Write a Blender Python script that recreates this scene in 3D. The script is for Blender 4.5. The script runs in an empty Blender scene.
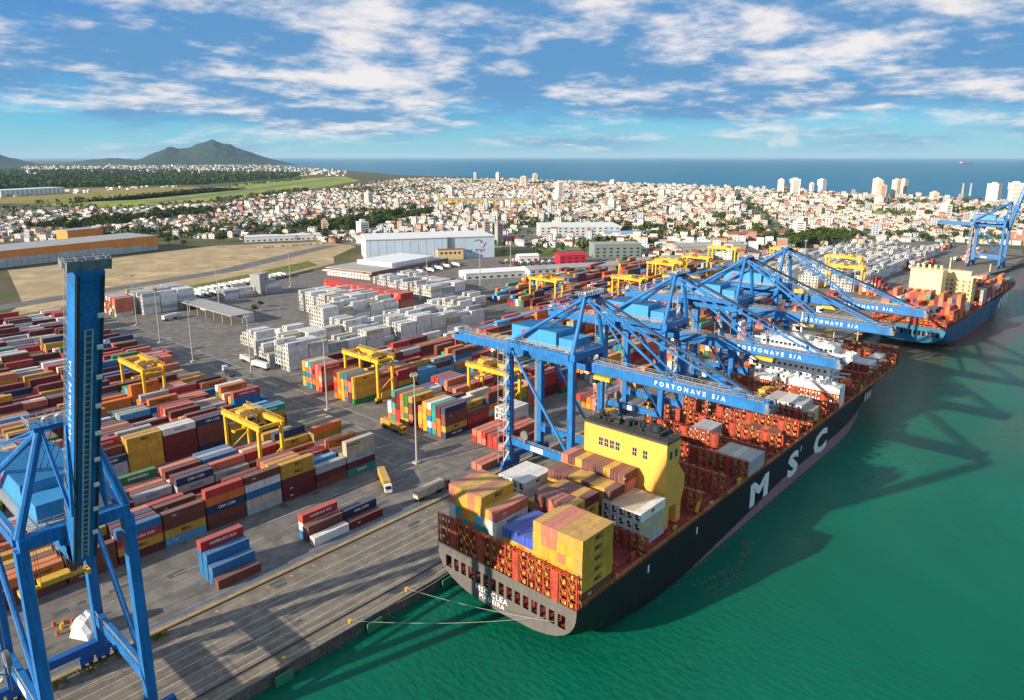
import bpy, math, random
import numpy as np
from mathutils import Vector, Matrix
R = random.Random(7)
rad = math.radians
SC = bpy.context.scene
COL = SC.collection

# ---------------------------------------------------------------- camera
cam_d = bpy.data.cameras.new("camera")
cam = bpy.data.objects.new("camera", cam_d)
COL.objects.link(cam)
CX, CY, FPX, CAMH = 512.0, 320.0, 712.55, 112.0
_X = Vector((658.0, 163.0, -FPX)).normalized()
_Y = Vector((-812.0, 163.0, -FPX)).normalized()
_Z = _X.cross(_Y).normalized()
ROT = Matrix((_X, _Y, _Z))
cam.matrix_world = Matrix.Translation((0, 0, CAMH)) @ ROT.to_4x4()
cam_d.sensor_fit = 'HORIZONTAL'
cam_d.sensor_width = 36.0
cam_d.lens = 36.0 * FPX / 1024.0
cam_d.shift_y = -30.0 / 1024.0
cam_d.clip_start = 1.0
cam_d.clip_end = 200000.0
SC.camera = cam
AXIS = ROT @ Vector((0, 0, -1))

def project(p):
    q = ROT.transposed() @ (Vector(p) - Vector((0, 0, CAMH)))
    if q.z >= -1: return (-9999, -9999, 1)
    return (CX + FPX * q.x / -q.z, CY - FPX * q.y / -q.z, -q.z)

# ---------------------------------------------------------------- world and sun
SUN_DIR = Vector((-90.0, 25.0, 32.5)).normalized()      # towards the sun
SUN_EL = math.asin(SUN_DIR.z)
SUN_AZ = math.atan2(SUN_DIR.x, SUN_DIR.y)
world = bpy.data.worlds.new("World")
SC.world = world
world.use_nodes = True
wn, wl = world.node_tree.nodes, world.node_tree.links
wn.clear()
def WN(t, **k):
    n = wn.new(t)
    for a, b in k.items(): setattr(n, a, b)
    return n
def wmath(op, a, b=None, c=None, clamp=False):
    n = WN('ShaderNodeMath', operation=op, use_clamp=clamp)
    for i, v in enumerate((a, b, c)):
        if v is None: continue
        if isinstance(v, (int, float)): n.inputs[i].default_value = v
        else: wl.new(v, n.inputs[i])
    return n.outputs[0]
def wmix(f, a, b):
    n = WN('ShaderNodeMix', data_type='RGBA')
    for i, v in ((0, f), (6, a), (7, b)):
        if isinstance(v, (int, float)): n.inputs[i].default_value = v
        elif isinstance(v, tuple): n.inputs[i].default_value = (*v, 1)
        else: wl.new(v, n.inputs[i])
    return n.outputs[2]
def wramp(v, a, b):
    n = WN('ShaderNodeMapRange', interpolation_type='SMOOTHSTEP')
    wl.new(v, n.inputs[0]); n.inputs[1].default_value = a; n.inputs[2].default_value = b
    return n.outputs[0]
sky = WN('ShaderNodeTexSky', sky_type='NISHITA')
sky.sun_disc = False
sky.sun_elevation = SUN_EL
sky.sun_rotation = SUN_AZ % (2 * math.pi)
sky.altitude = 100.0
sky.air_density = 1.0; sky.dust_density = 0.4; sky.ozone_density = 3.0
tc = WN('ShaderNodeTexCoord')
sep = WN('ShaderNodeSeparateXYZ')
wl.new(tc.outputs['Generated'], sep.inputs[0])
dz = wmath('ADD', wmath('MAXIMUM', sep.outputs[2], 0.0), 0.15)
px = wmath('DIVIDE', sep.outputs[0], dz)
py = wmath('DIVIDE', sep.outputs[1], dz)
cmb = WN('ShaderNodeCombineXYZ')
wl.new(px, cmb.inputs[0]); wl.new(py, cmb.inputs[1])
def wnoise(scale, detail, rough, off, dist=0.0):
    mp = WN('ShaderNodeMapping')
    mp.inputs['Location'].default_value = off
    wl.new(cmb.outputs[0], mp.inputs[0])
    n = WN('ShaderNodeTexNoise')
    n.inputs['Scale'].default_value = scale; n.inputs['Detail'].default_value = detail
    n.inputs['Roughness'].default_value = rough; n.inputs['Distortion'].default_value = dist
    wl.new(mp.outputs[0], n.inputs['Vector'])
    return n.outputs['Fac']
SKY_OFF = (3.0, 1.0, 0.0)
n_big = wnoise(0.60, 9.0, 0.55, SKY_OFF, 0.05)
n_det = wnoise(3.6, 12.0, 0.62, (7.3, 2.2, 0), 0.1)
n_shade = wnoise(1.1, 10.0, 0.60, (21.0, 5.5, 0), 0.0)
el = sep.outputs[2]
cover = wramp(el, 0.01, 0.075)                     # the cloud deck thins out towards the horizon
dens = wmath('ADD', wmath('MULTIPLY', n_big, 0.74), wmath('MULTIPLY', n_det, 0.26))
dens = wmath('ADD', dens, wmath('MULTIPLY', wmath('SUBTRACT', cover, 1.0), 0.20))
cloud_f = wmath('MULTIPLY', wramp(dens, 0.275, 0.46), 0.95)
# sky colour: the physical sky blended with the deep tropical blue of the day
hsv = WN('ShaderNodeHueSaturation')
hsv.inputs['Saturation'].default_value = 1.2
wl.new(sky.outputs[0], hsv.inputs['Color'])
grad = wmix(wramp(el, 0.0, 0.075), (1.5, 5.2, 6.3), (0.35, 4.2, 7.3))
grad = wmix(wramp(el, 0.06, 0.17), grad, (0.02, 1.75, 6.8))
clear = wmix(0.82, hsv.outputs[0], grad)
thick = wramp(wmath('ADD', wmath('MULTIPLY', n_shade, 0.62), wmath('MULTIPLY', n_det, 0.38)), 0.45, 0.60)
cloud_c = wmix(thick, (0.95, 2.6, 4.9), (7.8, 7.3, 7.1))
mixed = wmix(cloud_f, clear, cloud_c)
# one small cumulus low over the sea
_pd = (ROT @ Vector((784 - CX, CY - 141, -FPX))).normalized()
vd = WN('ShaderNodeVectorMath', operation='SUBTRACT'); wl.new(tc.outputs['Generated'], vd.inputs[0]); vd.inputs[1].default_value = _pd
vs = WN('ShaderNodeVectorMath', operation='MULTIPLY'); wl.new(vd.outputs[0], vs.inputs[0]); vs.inputs[1].default_value = (1, 1, 2.0)
vl = WN('ShaderNodeVectorMath', operation='LENGTH'); wl.new(vs.outputs[0], vl.inputs[0])
nb = WN('ShaderNodeTexNoise'); nb.inputs['Scale'].default_value = 55; nb.inputs['Detail'].default_value = 6; wl.new(tc.outputs['Generated'], nb.inputs['Vector'])
puff = wramp(wmath('ADD', vl.outputs['Value'], wmath('MULTIPLY', wmath('SUBTRACT', nb.outputs['Fac'], 0.5), 0.05)), 0.026, 0.008)
mixed = wmix(wmath('MULTIPLY', puff, 0.8), mixed, (6.6, 6.5, 6.5))
bg = WN('ShaderNodeBackground')
bg.inputs['Strength'].default_value = 0.070
wl.new(mixed, bg.inputs['Color'])
wo = WN('ShaderNodeOutputWorld')
wl.new(bg.outputs[0], wo.inputs[0])

sun_d = bpy.data.lights.new("sun", 'SUN')
sun_d.energy = 5.0
sun_d.angle = rad(0.5)
sun_d.color = (1.0, 0.86, 0.67)
sun = bpy.data.objects.new("sun", sun_d)
COL.objects.link(sun)
sun.rotation_euler = SUN_DIR.to_track_quat('Z', 'Y').to_euler()
sun.location = (-600, 300, 500)

SC.view_settings.view_transform = 'Standard'
SC.view_settings.look = 'None'
SC.view_settings.gamma = 1.0
SC.view_settings.exposure = 0.8
SC.render.engine = 'CYCLES'
SC.cycles.use_denoising = True
SC.cycles.max_bounces = 5
SC.cycles.diffuse_bounces = 2
SC.cycles.glossy_bounces = 2
SC.cycles.transmission_bounces = 2
SC.cycles.volume_bounces = 0
SC.cycles.caustics_reflective = False
SC.cycles.caustics_refractive = False

# ---------------------------------------------------------------- materials
MATS = {}
def s2l(r, g, b):
    f = lambda c: ((c / 255.0) / 12.92) if c <= 10 else (((c / 255.0) + 0.055) / 1.055) ** 2.4
    return (f(r), f(g), f(b))
def mat(name, col=None, rough=0.6, noise=0.18, scale=0.6, metal=0.0, source=None, streak=0.0, spec=0.4, worn=0.0):
    """Principled surface; colour fixed, from the object's own colour or from a mesh colour layer, with worn blotches."""
    if name in MATS: return MATS[name]
    m = bpy.data.materials.new(name); m.use_nodes = True
    nt = m.node_tree; n = nt.nodes; l = nt.links
    b = n['Principled BSDF']
    b.inputs['Roughness'].default_value = rough
    b.inputs['Metallic'].default_value = metal
    b.inputs['Specular IOR Level'].default_value = spec
    if source == 'object':
        oi = n.new('ShaderNodeObjectInfo'); base = oi.outputs['Color']
    elif source == 'layer':
        at = n.new('ShaderNodeVertexColor'); at.layer_name = 'col'; base = at.outputs['Color']
    else:
        rgb = n.new('ShaderNodeRGB'); rgb.outputs[0].default_value = (*col, 1); base = rgb.outputs[0]
    if noise > 0:
        if source == 'object' or source == 'layer':
            g = n.new('ShaderNodeNewGeometry'); vec = g.outputs['Position']
        else:
            t = n.new('ShaderNodeTexCoord'); vec = t.outputs['Object']
        nz = n.new('ShaderNodeTexNoise'); nz.inputs['Scale'].default_value = scale
        nz.inputs['Detail'].default_value = 6; nz.inputs['Roughness'].default_value = 0.65
        l.new(vec, nz.inputs['Vector'])
        mr = n.new('ShaderNodeMapRange'); l.new(nz.outputs['Fac'], mr.inputs[0])
        mr.inputs[1].default_value = 0.3; mr.inputs[2].default_value = 0.7
        mr.inputs[3].default_value = 1 - noise; mr.inputs[4].default_value = 1 + noise
        val = mr.outputs[0]
        if streak > 0:
            mp = n.new('ShaderNodeMapping'); mp.inputs['Scale'].default_value = (1.6, 1.6, 0.12)
            l.new(vec, mp.inputs[0])
            n2 = n.new('ShaderNodeTexNoise'); n2.inputs['Scale'].default_value = 1.3; n2.inputs['Detail'].default_value = 4
            l.new(mp.outputs[0], n2.inputs['Vector'])
            m2 = n.new('ShaderNodeMapRange'); l.new(n2.outputs['Fac'], m2.inputs[0])
            m2.inputs[1].default_value = 0.35; m2.inputs[2].default_value = 0.65
            m2.inputs[3].default_value = 1 - streak; m2.inputs[4].default_value = 1.05
            mu = n.new('ShaderNodeMath'); mu.operation = 'MULTIPLY'
            l.new(val, mu.inputs[0]); l.new(m2.outputs[0], mu.inputs[1]); val = mu.outputs[0]
        vm = n.new('ShaderNodeVectorMath'); vm.operation = 'SCALE'
        l.new(base, vm.inputs[0]); l.new(val, vm.inputs['Scale']); base = vm.outputs[0]
    if worn > 0:
        gg = n.new('ShaderNodeNewGeometry'); sz = n.new('ShaderNodeSeparateXYZ'); l.new(gg.outputs['Normal'], sz.inputs[0])
        def mr_(v, a, c, d, e):
            r_ = n.new('ShaderNodeMapRange'); l.new(v, r_.inputs[0])
            for i_, x_ in enumerate((a, c, d, e)): r_.inputs[1+i_].default_value = x_
            return r_.outputs[0]
        def mx_(f, a, col_):
            x_ = n.new('ShaderNodeMix'); x_.data_type = 'RGBA'; l.new(f, x_.inputs[0]); l.new(a, x_.inputs[6]); x_.inputs[7].default_value = (*col_, 1); return x_.outputs[2]
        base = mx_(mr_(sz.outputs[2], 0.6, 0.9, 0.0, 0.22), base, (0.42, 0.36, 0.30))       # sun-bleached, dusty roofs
        for sc_, th, amt, cc in ((0.9, 0.60, worn, (0.10, 0.045, 0.025)), (0.23, 0.58, worn*.6, (0.16, 0.10, 0.07))):
            nn = n.new('ShaderNodeTexNoise'); nn.inputs['Scale'].default_value = sc_; nn.inputs['Detail'].default_value = 8; nn.inputs['Roughness'].default_value = .7
            l.new(gg.outputs['Position'], nn.inputs['Vector'])
            base = mx_(mr_(nn.outputs['Fac'], th, th+.08, 0.0, amt), base, cc)
    l.new(base, b.inputs['Base Color'])
    MATS[name] = m
    return m

BLUE = mat('crane_blue', (0.012, 0.165, 0.47), 0.5, 0.24, 0.22, streak=0.30)
BLUE_D = mat('crane_blue_trim', (0.008, 0.10, 0.36), 0.5, 0.15, 0.4)
GREYM = mat('galvanised_steel', (0.42, 0.42, 0.40), 0.5, 0.2, 1.0)
DARK = mat('dark_steel', (0.03, 0.03, 0.034), 0.6, 0.2, 1.0)
YELLOW = mat('machine_yellow', (0.74, 0.42, 0.03), 0.45, 0.15, 0.5, streak=0.15)
WHITE = mat('white_paint', (0.78, 0.77, 0.74), 0.45, 0.08, 0.3, streak=0.10)
LETTER = mat('lettering_white', (0.85, 0.85, 0.84), 0.5, 0.06, 1.0)
GLASS = mat('window_glass', (0.02, 0.03, 0.04), 0.12, 0.0)
RUBBER = mat('black_rubber', (0.012, 0.012, 0.012), 0.8, 0.1)
RUSTO = mat('lashing_orange', (0.44, 0.062, 0.028), 0.6, 0.35, 0.5, streak=0.35)
RUSTD = mat('deck_oxide_red', (0.22, 0.030, 0.026), 0.7, 0.3, 0.25)
REDP = mat('signal_red', (0.60, 0.03, 0.03), 0.5, 0.1)
FUNY = mat('funnel_yellow', (0.82, 0.41, 0.075), 0.5, 0.07, 0.12, streak=0.10)
CONT = mat('container_paint', None, 0.55, 0.14, 0.45, source='object', streak=0.22, worn=0.5)
CONT_M = mat('container_paint_far', None, 0.55, 0.16, 0.35, source='layer', streak=0.2, worn=0.45)
HOUSE_O = mat('house_paint', None, 0.8, 0.10, 0.12, source='object')
LAYER = mat('town_paint', None, 0.85, 0.10, 0.06, source='layer')
CONC = mat('concrete', (0.36, 0.34, 0.30), 0.85, 0.2, 0.15)
CONC_D = mat('weathered_concrete', (0.20, 0.185, 0.16), 0.9, 0.35, 0.3)
POLE = mat('pole_concrete', (0.40, 0.36, 0.30), 0.8, 0.15, 0.5)
ROOFG = mat('grey_sheet_roof', (0.34, 0.33, 0.31), 0.6, 0.15, 0.08)
BARK = mat('tree_bark', (0.09, 0.065, 0.045), 0.9, 0.3, 1.0)

# ---------------------------------------------------------------- mesh helpers
class MB:
    def __init__(s): s.v = []; s.f = []; s.m = []; s.c = []
    def face(s, pts, mi=0, col=None):
        k = len(s.v); s.v += [tuple(p) for p in pts]; s.f.append(tuple(range(k, k + len(pts)))); s.m.append(mi)
        if col is not None: s.c.append(col)
    def box(s, x0, y0, z0, x1, y1, z1, mi=0, col=None, skip=''):
        k = len(s.v)
        s.v += [(x0,y0,z0),(x1,y0,z0),(x1,y1,z0),(x0,y1,z0),(x0,y0,z1),(x1,y0,z1),(x1,y1,z1),(x0,y1,z1)]
        fs = {'b':(0,3,2,1),'t':(4,5,6,7),'s':(0,1,5,4),'e':(1,2,6,5),'n':(2,3,7,6),'w':(3,0,4,7)}
        for n_, f in fs.items():
            if n_ in skip: continue
            s.f.append(tuple(k + i for i in f)); s.m.append(mi)
            if col is not None: s.c.append(col)
        return s
    def cbox(s, cx, cy, z0, sx, sy, sz, mi=0, rz=0, col=None, skip=''):
        k = len(s.v)
        s.box(-sx/2, -sy/2, z0, sx/2, sy/2, z0+sz, mi, col, skip)
        c, n = math.cos(rz), math.sin(rz)
        for i in range(k, len(s.v)):
            x, y, z = s.v[i]; s.v[i] = (cx + x*c - y*n, cy + x*n + y*c, z)
        return s
    def beam(s, p, q, w, h, mi=0):
        p = Vector(p); q = Vector(q); d = (q - p).normalized()
        up = Vector((0,0,1)) if abs(d.z) < 0.95 else Vector((0,1,0))
        a = d.cross(up).normalized(); b = a.cross(d).normalized()
        a *= w/2; b *= h/2; k = len(s.v)
        s.v += [tuple(p-a-b),tuple(p+a-b),tuple(p+a+b),tuple(p-a+b),tuple(q-a-b),tuple(q+a-b),tuple(q+a+b),tuple(q-a+b)]
        for f in ((0,1,2,3),(4,7,6,5),(0,4,5,1),(1,5,6,2),(2,6,7,3),(3,7,4,0)):
            s.f.append(tuple(k+i for i in f)); s.m.append(mi)
        return s
    def tube(s, p, q, r, n=6, r2=None, mi=0, cap=True):
        p = Vector(p); q = Vector(q); d = (q - p).normalized()
        up = Vector((0,0,1)) if abs(d.z) < 0.95 else Vector((0,1,0))
        a = d.cross(up).normalized(); b = a.cross(d).normalized(); k = len(s.v)
        r2 = r if r2 is None else r2
        for e, rr in ((p, r), (q, r2)):
            for i in range(n):
                t = 2*math.pi*i/n; s.v.append(tuple(e + a*math.cos(t)*rr + b*math.sin(t)*rr))
        for i in range(n):
            j = (i+1) % n; s.f.append((k+i, k+j, k+n+j, k+n+i)); s.m.append(mi)
        if cap:
            s.f.append(tuple(k+i for i in range(n-1,-1,-1))); s.m.append(mi)
            s.f.append(tuple(k+n+i for i in range(n))); s.m.append(mi)
        return s
    def prism_y(s, poly, y0, y1, mi=0):
        """polygon in x,z extruded along y"""
        n = len(poly); k = len(s.v)
        s.v += [(x, y0, z) for x, z in poly] + [(x, y1, z) for x, z in poly]
        s.f.append(tuple(k+i for i in range(n))); s.m.append(mi)
        s.f.append(tuple(k+n+i for i in range(n-1,-1,-1))); s.m.append(mi)
        for i in range(n):
            j = (i+1) % n; s.f.append((k+j, k+i, k+n+i, k+n+j)); s.m.append(mi)
        return s
    def prism_z(s, poly, z0, z1, mi=0, col=None):
        n = len(poly); k = len(s.v)
        s.v += [(x, y, z0) for x, y in poly] + [(x, y, z1) for x, y in poly]
        fs = [tuple(k+i for i in range(n-1,-1,-1)), tuple(k+n+i for i in range(n))]
        fs += [(k+i, k+(i+1)%n, k+n+(i+1)%n, k+n+i) for i in range(n)]
        for f in fs:
            s.f.append(f); s.m.append(mi)
            if col is not None: s.c.append(col)
        return s
    def rail(s, pts, h=1.1, r=0.05, step=2.5, mi=0):
        for p, q in zip(pts[:-1], pts[1:]):
            p = Vector(p); q = Vector(q); L = (q-p).length
            up = Vector((0,0,h))
            s.beam(p+up, q+up, r*1.6, r*1.6, mi); s.beam(p+up*0.5, q+up*0.5, r*1.2, r*1.2, mi)
            for i in range(int(L/step)+1):
                t = min(1.0, i*step/L) if L > 0 else 0
                a = p.lerp(q, t); s.beam(a, a+up, r*1.4, r*1.4, mi)
        return s
    def mesh(s, name, mats):
        me = bpy.data.meshes.new(name)
        me.from_pydata(s.v, [], s.f)
        for m in (mats if isinstance(mats, (list, tuple)) else [mats]): me.materials.append(m)
        if any(s.m): me.polygons.foreach_set('material_index', s.m)
        if s.c:
            ca = me.color_attributes.new('col', 'FLOAT_COLOR', 'CORNER')
            arr = np.ones((len(me.loops), 4), dtype=np.float32)
            ls = np.zeros(len(me.polygons), dtype=np.int32); me.polygons.foreach_get('loop_total', ls)
            arr[:, :3] = np.repeat(np.array(s.c, dtype=np.float32)[:, :3], ls, axis=0)
            ca.data.foreach_set('color', arr.ravel())
        me.update()
        return me
    def build(s, name, mats, parent=None, loc=(0,0,0), rz=0):
        return link(name, s.mesh(name, mats), parent, loc, rz)

def link(name, me, parent=None, loc=(0,0,0), rz=0, color=None):
    o = bpy.data.objects.new(name, me); COL.objects.link(o)
    o.location = loc; o.rotation_euler = (0, 0, rz)
    if parent is not None: o.parent = parent
    if color is not None: o.color = (*color, 1)
    return o
def tag(o, label=None, cat=None, group=None, kind=None):
    if label: o['label'] = label
    if cat: o['category'] = cat
    if group: o['group'] = group
    if kind: o['kind'] = kind
    return o
def thing(name, label, cat, loc=(0,0,0), rz=0, group=None):
    o = bpy.data.objects.new(name, None); COL.objects.link(o)
    o.empty_display_size = 1.0
    o.location = loc; o.rotation_euler = (0, 0, rz)
    return tag(o, label, cat, group)
def kids(o): return [c for c in o.children]
def copy_tree(o, parent=None):
    c = o.copy(); COL.objects.link(c)
    if parent is not None: c.parent = parent
    for k in kids(o): copy_tree(k, c)
    return c
TEXTS = {}
def text_mesh(txt, size, mats, depth=0.03, spacing=1.0, bold=0.018):
    key = (txt, size, id(mats), spacing, bold)
    if key in TEXTS: return TEXTS[key]
    cu = bpy.data.curves.new('lettering', 'FONT')
    cu.body = txt; cu.size = size; cu.extrude = depth; cu.align_x = 'CENTER'; cu.align_y = 'CENTER'
    cu.offset = size * bold; cu.space_character = spacing; cu.resolution_u = 2
    o = bpy.data.objects.new('lettering', cu); COL.objects.link(o)
    dg = bpy.context.evaluated_depsgraph_get()
    me = bpy.data.meshes.new_from_object(o.evaluated_get(dg))
    bpy.data.objects.remove(o); bpy.data.curves.remove(cu)
    me.materials.clear(); me.materials.append(mats)
    TEXTS[key] = me
    return me
def text_on(txt, size, m, parent, loc, face, spacing=1.0, name='lettering', sx=1.0, bold=0.018):
    """face: the direction the writing looks to: '-y', '-x', 'x', 'y'"""
    o = link(name, text_mesh(txt, size, m, spacing=spacing, bold=bold), parent, loc)
    o.rotation_euler = {'-y': (rad(90), 0, 0), 'y': (rad(90), 0, rad(180)), '-x': (rad(90), 0, rad(-90)), 'x': (rad(90), 0, rad(90)), 'z': (0, 0, 0)}[face]
    o.scale = (sx, 1, 1)
    return o
ONES = 'first second third fourth fifth sixth seventh eighth ninth tenth eleventh twelfth thirteenth fourteenth fifteenth sixteenth seventeenth eighteenth nineteenth'.split()
def nth(i):
    i += 1
    if i < 20: return ONES[i-1]
    t, u = divmod(i, 10)
    if u == 0: return ('', '', 'twentieth', 'thirtieth', 'fortieth', 'fiftieth', 'sixtieth', 'seventieth', 'eightieth', 'ninetieth')[min(t, 9)]
    return ('', '', 'twenty', 'thirty', 'forty', 'fifty', 'sixty', 'seventy', 'eighty', 'ninety')[min(t, 9)] + '-' + ONES[u-1]
# ---------------------------------------------------------------- water
def water_mat(name, col, col2, silt, bump_scale, bump, rough, spec, shade_brown_x=None):
    m = bpy.data.materials.new(name); m.use_nodes = True
    nt = m.node_tree; n = nt.nodes; l = nt.links; b = n['Principled BSDF']
    b.inputs['Roughness'].default_value = rough; b.inputs['IOR'].default_value = 1.33
    b.inputs['Specular IOR Level'].default_value = spec
    g = n.new('ShaderNodeNewGeometry')
    def noise(sc, det, scale3=None, dist=0.0):
        v = g.outputs['Position']
        if scale3:
            mp = n.new('ShaderNodeMapping'); mp.inputs['Scale'].default_value = scale3; l.new(v, mp.inputs[0]); v = mp.outputs[0]
        t = n.new('ShaderNodeTexNoise'); t.inputs['Scale'].default_value = sc; t.inputs['Detail'].default_value = det
        t.inputs['Distortion'].default_value = dist
        l.new(v, t.inputs['Vector']); return t.outputs['Fac']
    def rng(v, a, b_, c=0.0, d=1.0):
        r = n.new('ShaderNodeMapRange'); l.new(v, r.inputs[0])
        for i, x in enumerate((a, b_, c, d)): r.inputs[1+i].default_value = x
        return r.outputs[0]
    def mix(f, a, b_):
        x = n.new('ShaderNodeMix'); x.data_type = 'RGBA'; l.new(f, x.inputs[0])
        for i, v in ((6, a), (7, b_)):
            if isinstance(v, tuple): x.inputs[i].default_value = (*v, 1)
            else: l.new(v, x.inputs[i])
        return x.outputs[2]
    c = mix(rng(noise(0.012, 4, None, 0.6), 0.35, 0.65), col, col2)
    if shade_brown_x:
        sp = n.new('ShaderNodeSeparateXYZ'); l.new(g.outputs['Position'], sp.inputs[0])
        fx = rng(sp.outputs[0], shade_brown_x[0], shade_brown_x[1])
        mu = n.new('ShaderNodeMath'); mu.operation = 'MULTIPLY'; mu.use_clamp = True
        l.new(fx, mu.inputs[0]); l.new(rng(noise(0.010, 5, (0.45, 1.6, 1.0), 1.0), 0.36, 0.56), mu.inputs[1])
        c = mix(mu.outputs[0], c, silt)  # brown tone of the water in ship and crane shadow, painted into the colour
    l.new(c, b.inputs['Base Color'])
    bp = n.new('ShaderNodeBump'); bp.inputs['Strength'].default_value = bump; bp.inputs['Distance'].default_value = 1.0
    ad = n.new('ShaderNodeMath'); ad.operation = 'MULTIPLY_ADD'
    l.new(noise(bump_scale * 0.23, 4, (1.0, 0.55, 1)), ad.inputs[0]); ad.inputs[1].default_value = 0.55
    l.new(noise(bump_scale, 5, (1.0, 0.5, 1)), ad.inputs[2])
    l.new(ad.outputs[0], bp.inputs['Height']); l.new(bp.outputs[0], b.inputs['Normal'])
    return m
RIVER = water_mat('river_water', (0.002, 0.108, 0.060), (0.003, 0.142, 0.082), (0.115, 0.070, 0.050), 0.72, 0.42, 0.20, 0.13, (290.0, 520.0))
SEA = water_mat('sea_water', (0.002, 0.125, 0.25), (0.006, 0.17, 0.27), (0.1, 0.1, 0.1), 0.05, 0.5, 0.35, 0.10)
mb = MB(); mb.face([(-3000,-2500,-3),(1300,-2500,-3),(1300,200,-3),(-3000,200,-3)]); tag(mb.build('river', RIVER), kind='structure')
mb = MB(); mb.face([(-60000,-60000,-3.6),(90000,-60000,-3.6),(90000,90000,-3.6),(-60000,90000,-3.6)]); tag(mb.build('sea', SEA), kind='structure')

# ---------------------------------------------------------------- land
def ground_mat(name, cols, scales, rough=0.95, thr=(0.42, 0.58), tracks=0.0):
    """two or three earth colours mixed by noise"""
    m = bpy.data.materials.new(name); m.use_nodes = True
    nt = m.node_tree; n = nt.nodes; l = nt.links; b = n['Principled BSDF']
    b.inputs['Roughness'].default_value = rough; b.inputs['Specular IOR Level'].default_value = 0.2
    g = n.new('ShaderNodeNewGeometry'); cur = None
    for i, (c, sc) in enumerate(zip(cols[1:], scales)):
        t = n.new('ShaderNodeTexNoise'); t.inputs['Scale'].default_value = sc; t.inputs['Detail'].default_value = 7
        t.inputs['Roughness'].default_value = 0.62
        l.new(g.outputs['Position'], t.inputs['Vector'])
        r = n.new('ShaderNodeMapRange'); l.new(t.outputs['Fac'], r.inputs[0])
        r.inputs[1].default_value = thr[0]; r.inputs[2].default_value = thr[1]
        x = n.new('ShaderNodeMix'); x.data_type = 'RGBA'; l.new(r.outputs[0], x.inputs[0])
        if cur is None: x.inputs[6].default_value = (*cols[0], 1)
        else: l.new(cur, x.inputs[6])
        x.inputs[7].default_value = (*c, 1); cur = x.outputs[2]
    if tracks:      # tyre tracks along the lanes, oil spots
        for scl, sc_, th, amt in (((0.012, 0.9, 1.0), 1.0, 0.50, tracks), ((0.7, 0.02, 1.0), 0.5, 0.60, tracks*.5), ((1, 1, 1), 0.35, 0.63, tracks)):
            mp = n.new('ShaderNodeMapping'); mp.inputs['Scale'].default_value = scl; l.new(g.outputs['Position'], mp.inputs[0])
            t = n.new('ShaderNodeTexNoise'); t.inputs['Scale'].default_value = sc_; t.inputs['Detail'].default_value = 6; t.inputs['Roughness'].default_value = .65; l.new(mp.outputs[0], t.inputs['Vector'])
            r = n.new('ShaderNodeMapRange'); l.new(t.outputs['Fac'], r.inputs[0]); r.inputs[1].default_value = th; r.inputs[2].default_value = th+.12; r.inputs[3].default_value = 1.0; r.inputs[4].default_value = 1-amt
            vm = n.new('ShaderNodeVectorMath'); vm.operation = 'SCALE'; l.new(cur, vm.inputs[0]); l.new(r.outputs[0], vm.inputs['Scale']); cur = vm.outputs[0]
    l.new(cur, b.inputs['Base Color'])
    return m
LAND = ground_mat('land', [(0.055,0.075,0.022),(0.085,0.10,0.03),(0.12,0.10,0.06)], [0.004, 0.015])
MEADOW = ground_mat('meadow', [(0.26,0.31,0.03),(0.36,0.35,0.05),(0.17,0.25,0.03)], [0.004, 0.012])
SCRUB = ground_mat('scrub', [(0.27,0.22,0.05),(0.17,0.19,0.035),(0.30,0.22,0.07)], [0.006, 0.02])
FOREST = ground_mat('forest_floor', [(0.022,0.040,0.012),(0.045,0.065,0.018),(0.016,0.030,0.012)], [0.006, 0.02])
SAND = ground_mat('bare_earth', [(0.56,0.41,0.23),(0.43,0.32,0.19),(0.35,0.27,0.15)], [0.012, 0.045], tracks=0.22)
TOWNG = ground_mat('town_ground', [(0.27,0.24,0.20),(0.18,0.17,0.15),(0.12,0.14,0.05)], [0.012, 0.03], thr=(0.45, 0.6))
GRASS = ground_mat('grass', [(0.14,0.17,0.03),(0.20,0.19,0.05),(0.09,0.12,0.025)], [0.03, 0.1])
ASPH = ground_mat('asphalt', [(0.188,0.174,0.154),(0.232,0.214,0.186),(0.145,0.136,0.122)], [0.035, 0.18], 0.85, tracks=0.32)
APRON = ground_mat('apron_concrete', [(0.215,0.185,0.145),(0.255,0.220,0.172),(0.165,0.144,0.117)], [0.05, 0.25], 0.85, tracks=0.28)
ROADM = ground_mat('road_surface', [(0.17,0.165,0.155),(0.14,0.135,0.13)], [0.05], 0.85)

LANDP = [(-4000,132),(735,132),(800,121),(865,108),(960,100),(1060,62),(1250,-40),(1700,-150),(2050,100),(2110,236),(2240,400),(2290,560),(2400,886),(2545,1320),
         (2700,1790),(2735,2155),(2836,2790),(2970,3636),(3765,5435),(5200,9500),(7200,12000),(9500,16500),(7500,24000),(5200,40000),(-20000,40000),(-20000,132)]
mb = MB(); mb.prism_z(LANDP, -4.5, 0.0); tag(mb.build('terrain', LAND), kind='structure')
def patch(name, poly, m, z, kind='structure'):
    b = MB(); b.face([(x, y, z) for x, y in poly]); return tag(b.build(name, m), kind=kind)
TOWNP = [(600,560),(705,440),(765,330),(1000,300),(1090,235),(1130,120),(1300,20),(1700,-110),(2000,110),(2080,240),(2220,410),(2270,570),(2380,890),(2520,1320),
         (2670,1790),(2700,2155),(2790,2790),(2600,3050),(2120,2700),(1420,2130),(720,1690),(560,1880),(330,2000),(190,1400),(150,1190),(420,1075),(545,830),(560,700)]
patch('town_ground', TOWNP, TOWNG, 0.06)
_ca, _sa = math.cos(rad(28)), math.sin(rad(28))
AVES = [(-120, 'u'), (260, 'u'), (640, 'u'), (1010, 'u'), (1400, 'u'), (1780, 'u'), (700, 'v'), (1120, 'v'), (1560, 'v'), (2010, 'v'), (2460, 'v')]
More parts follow.
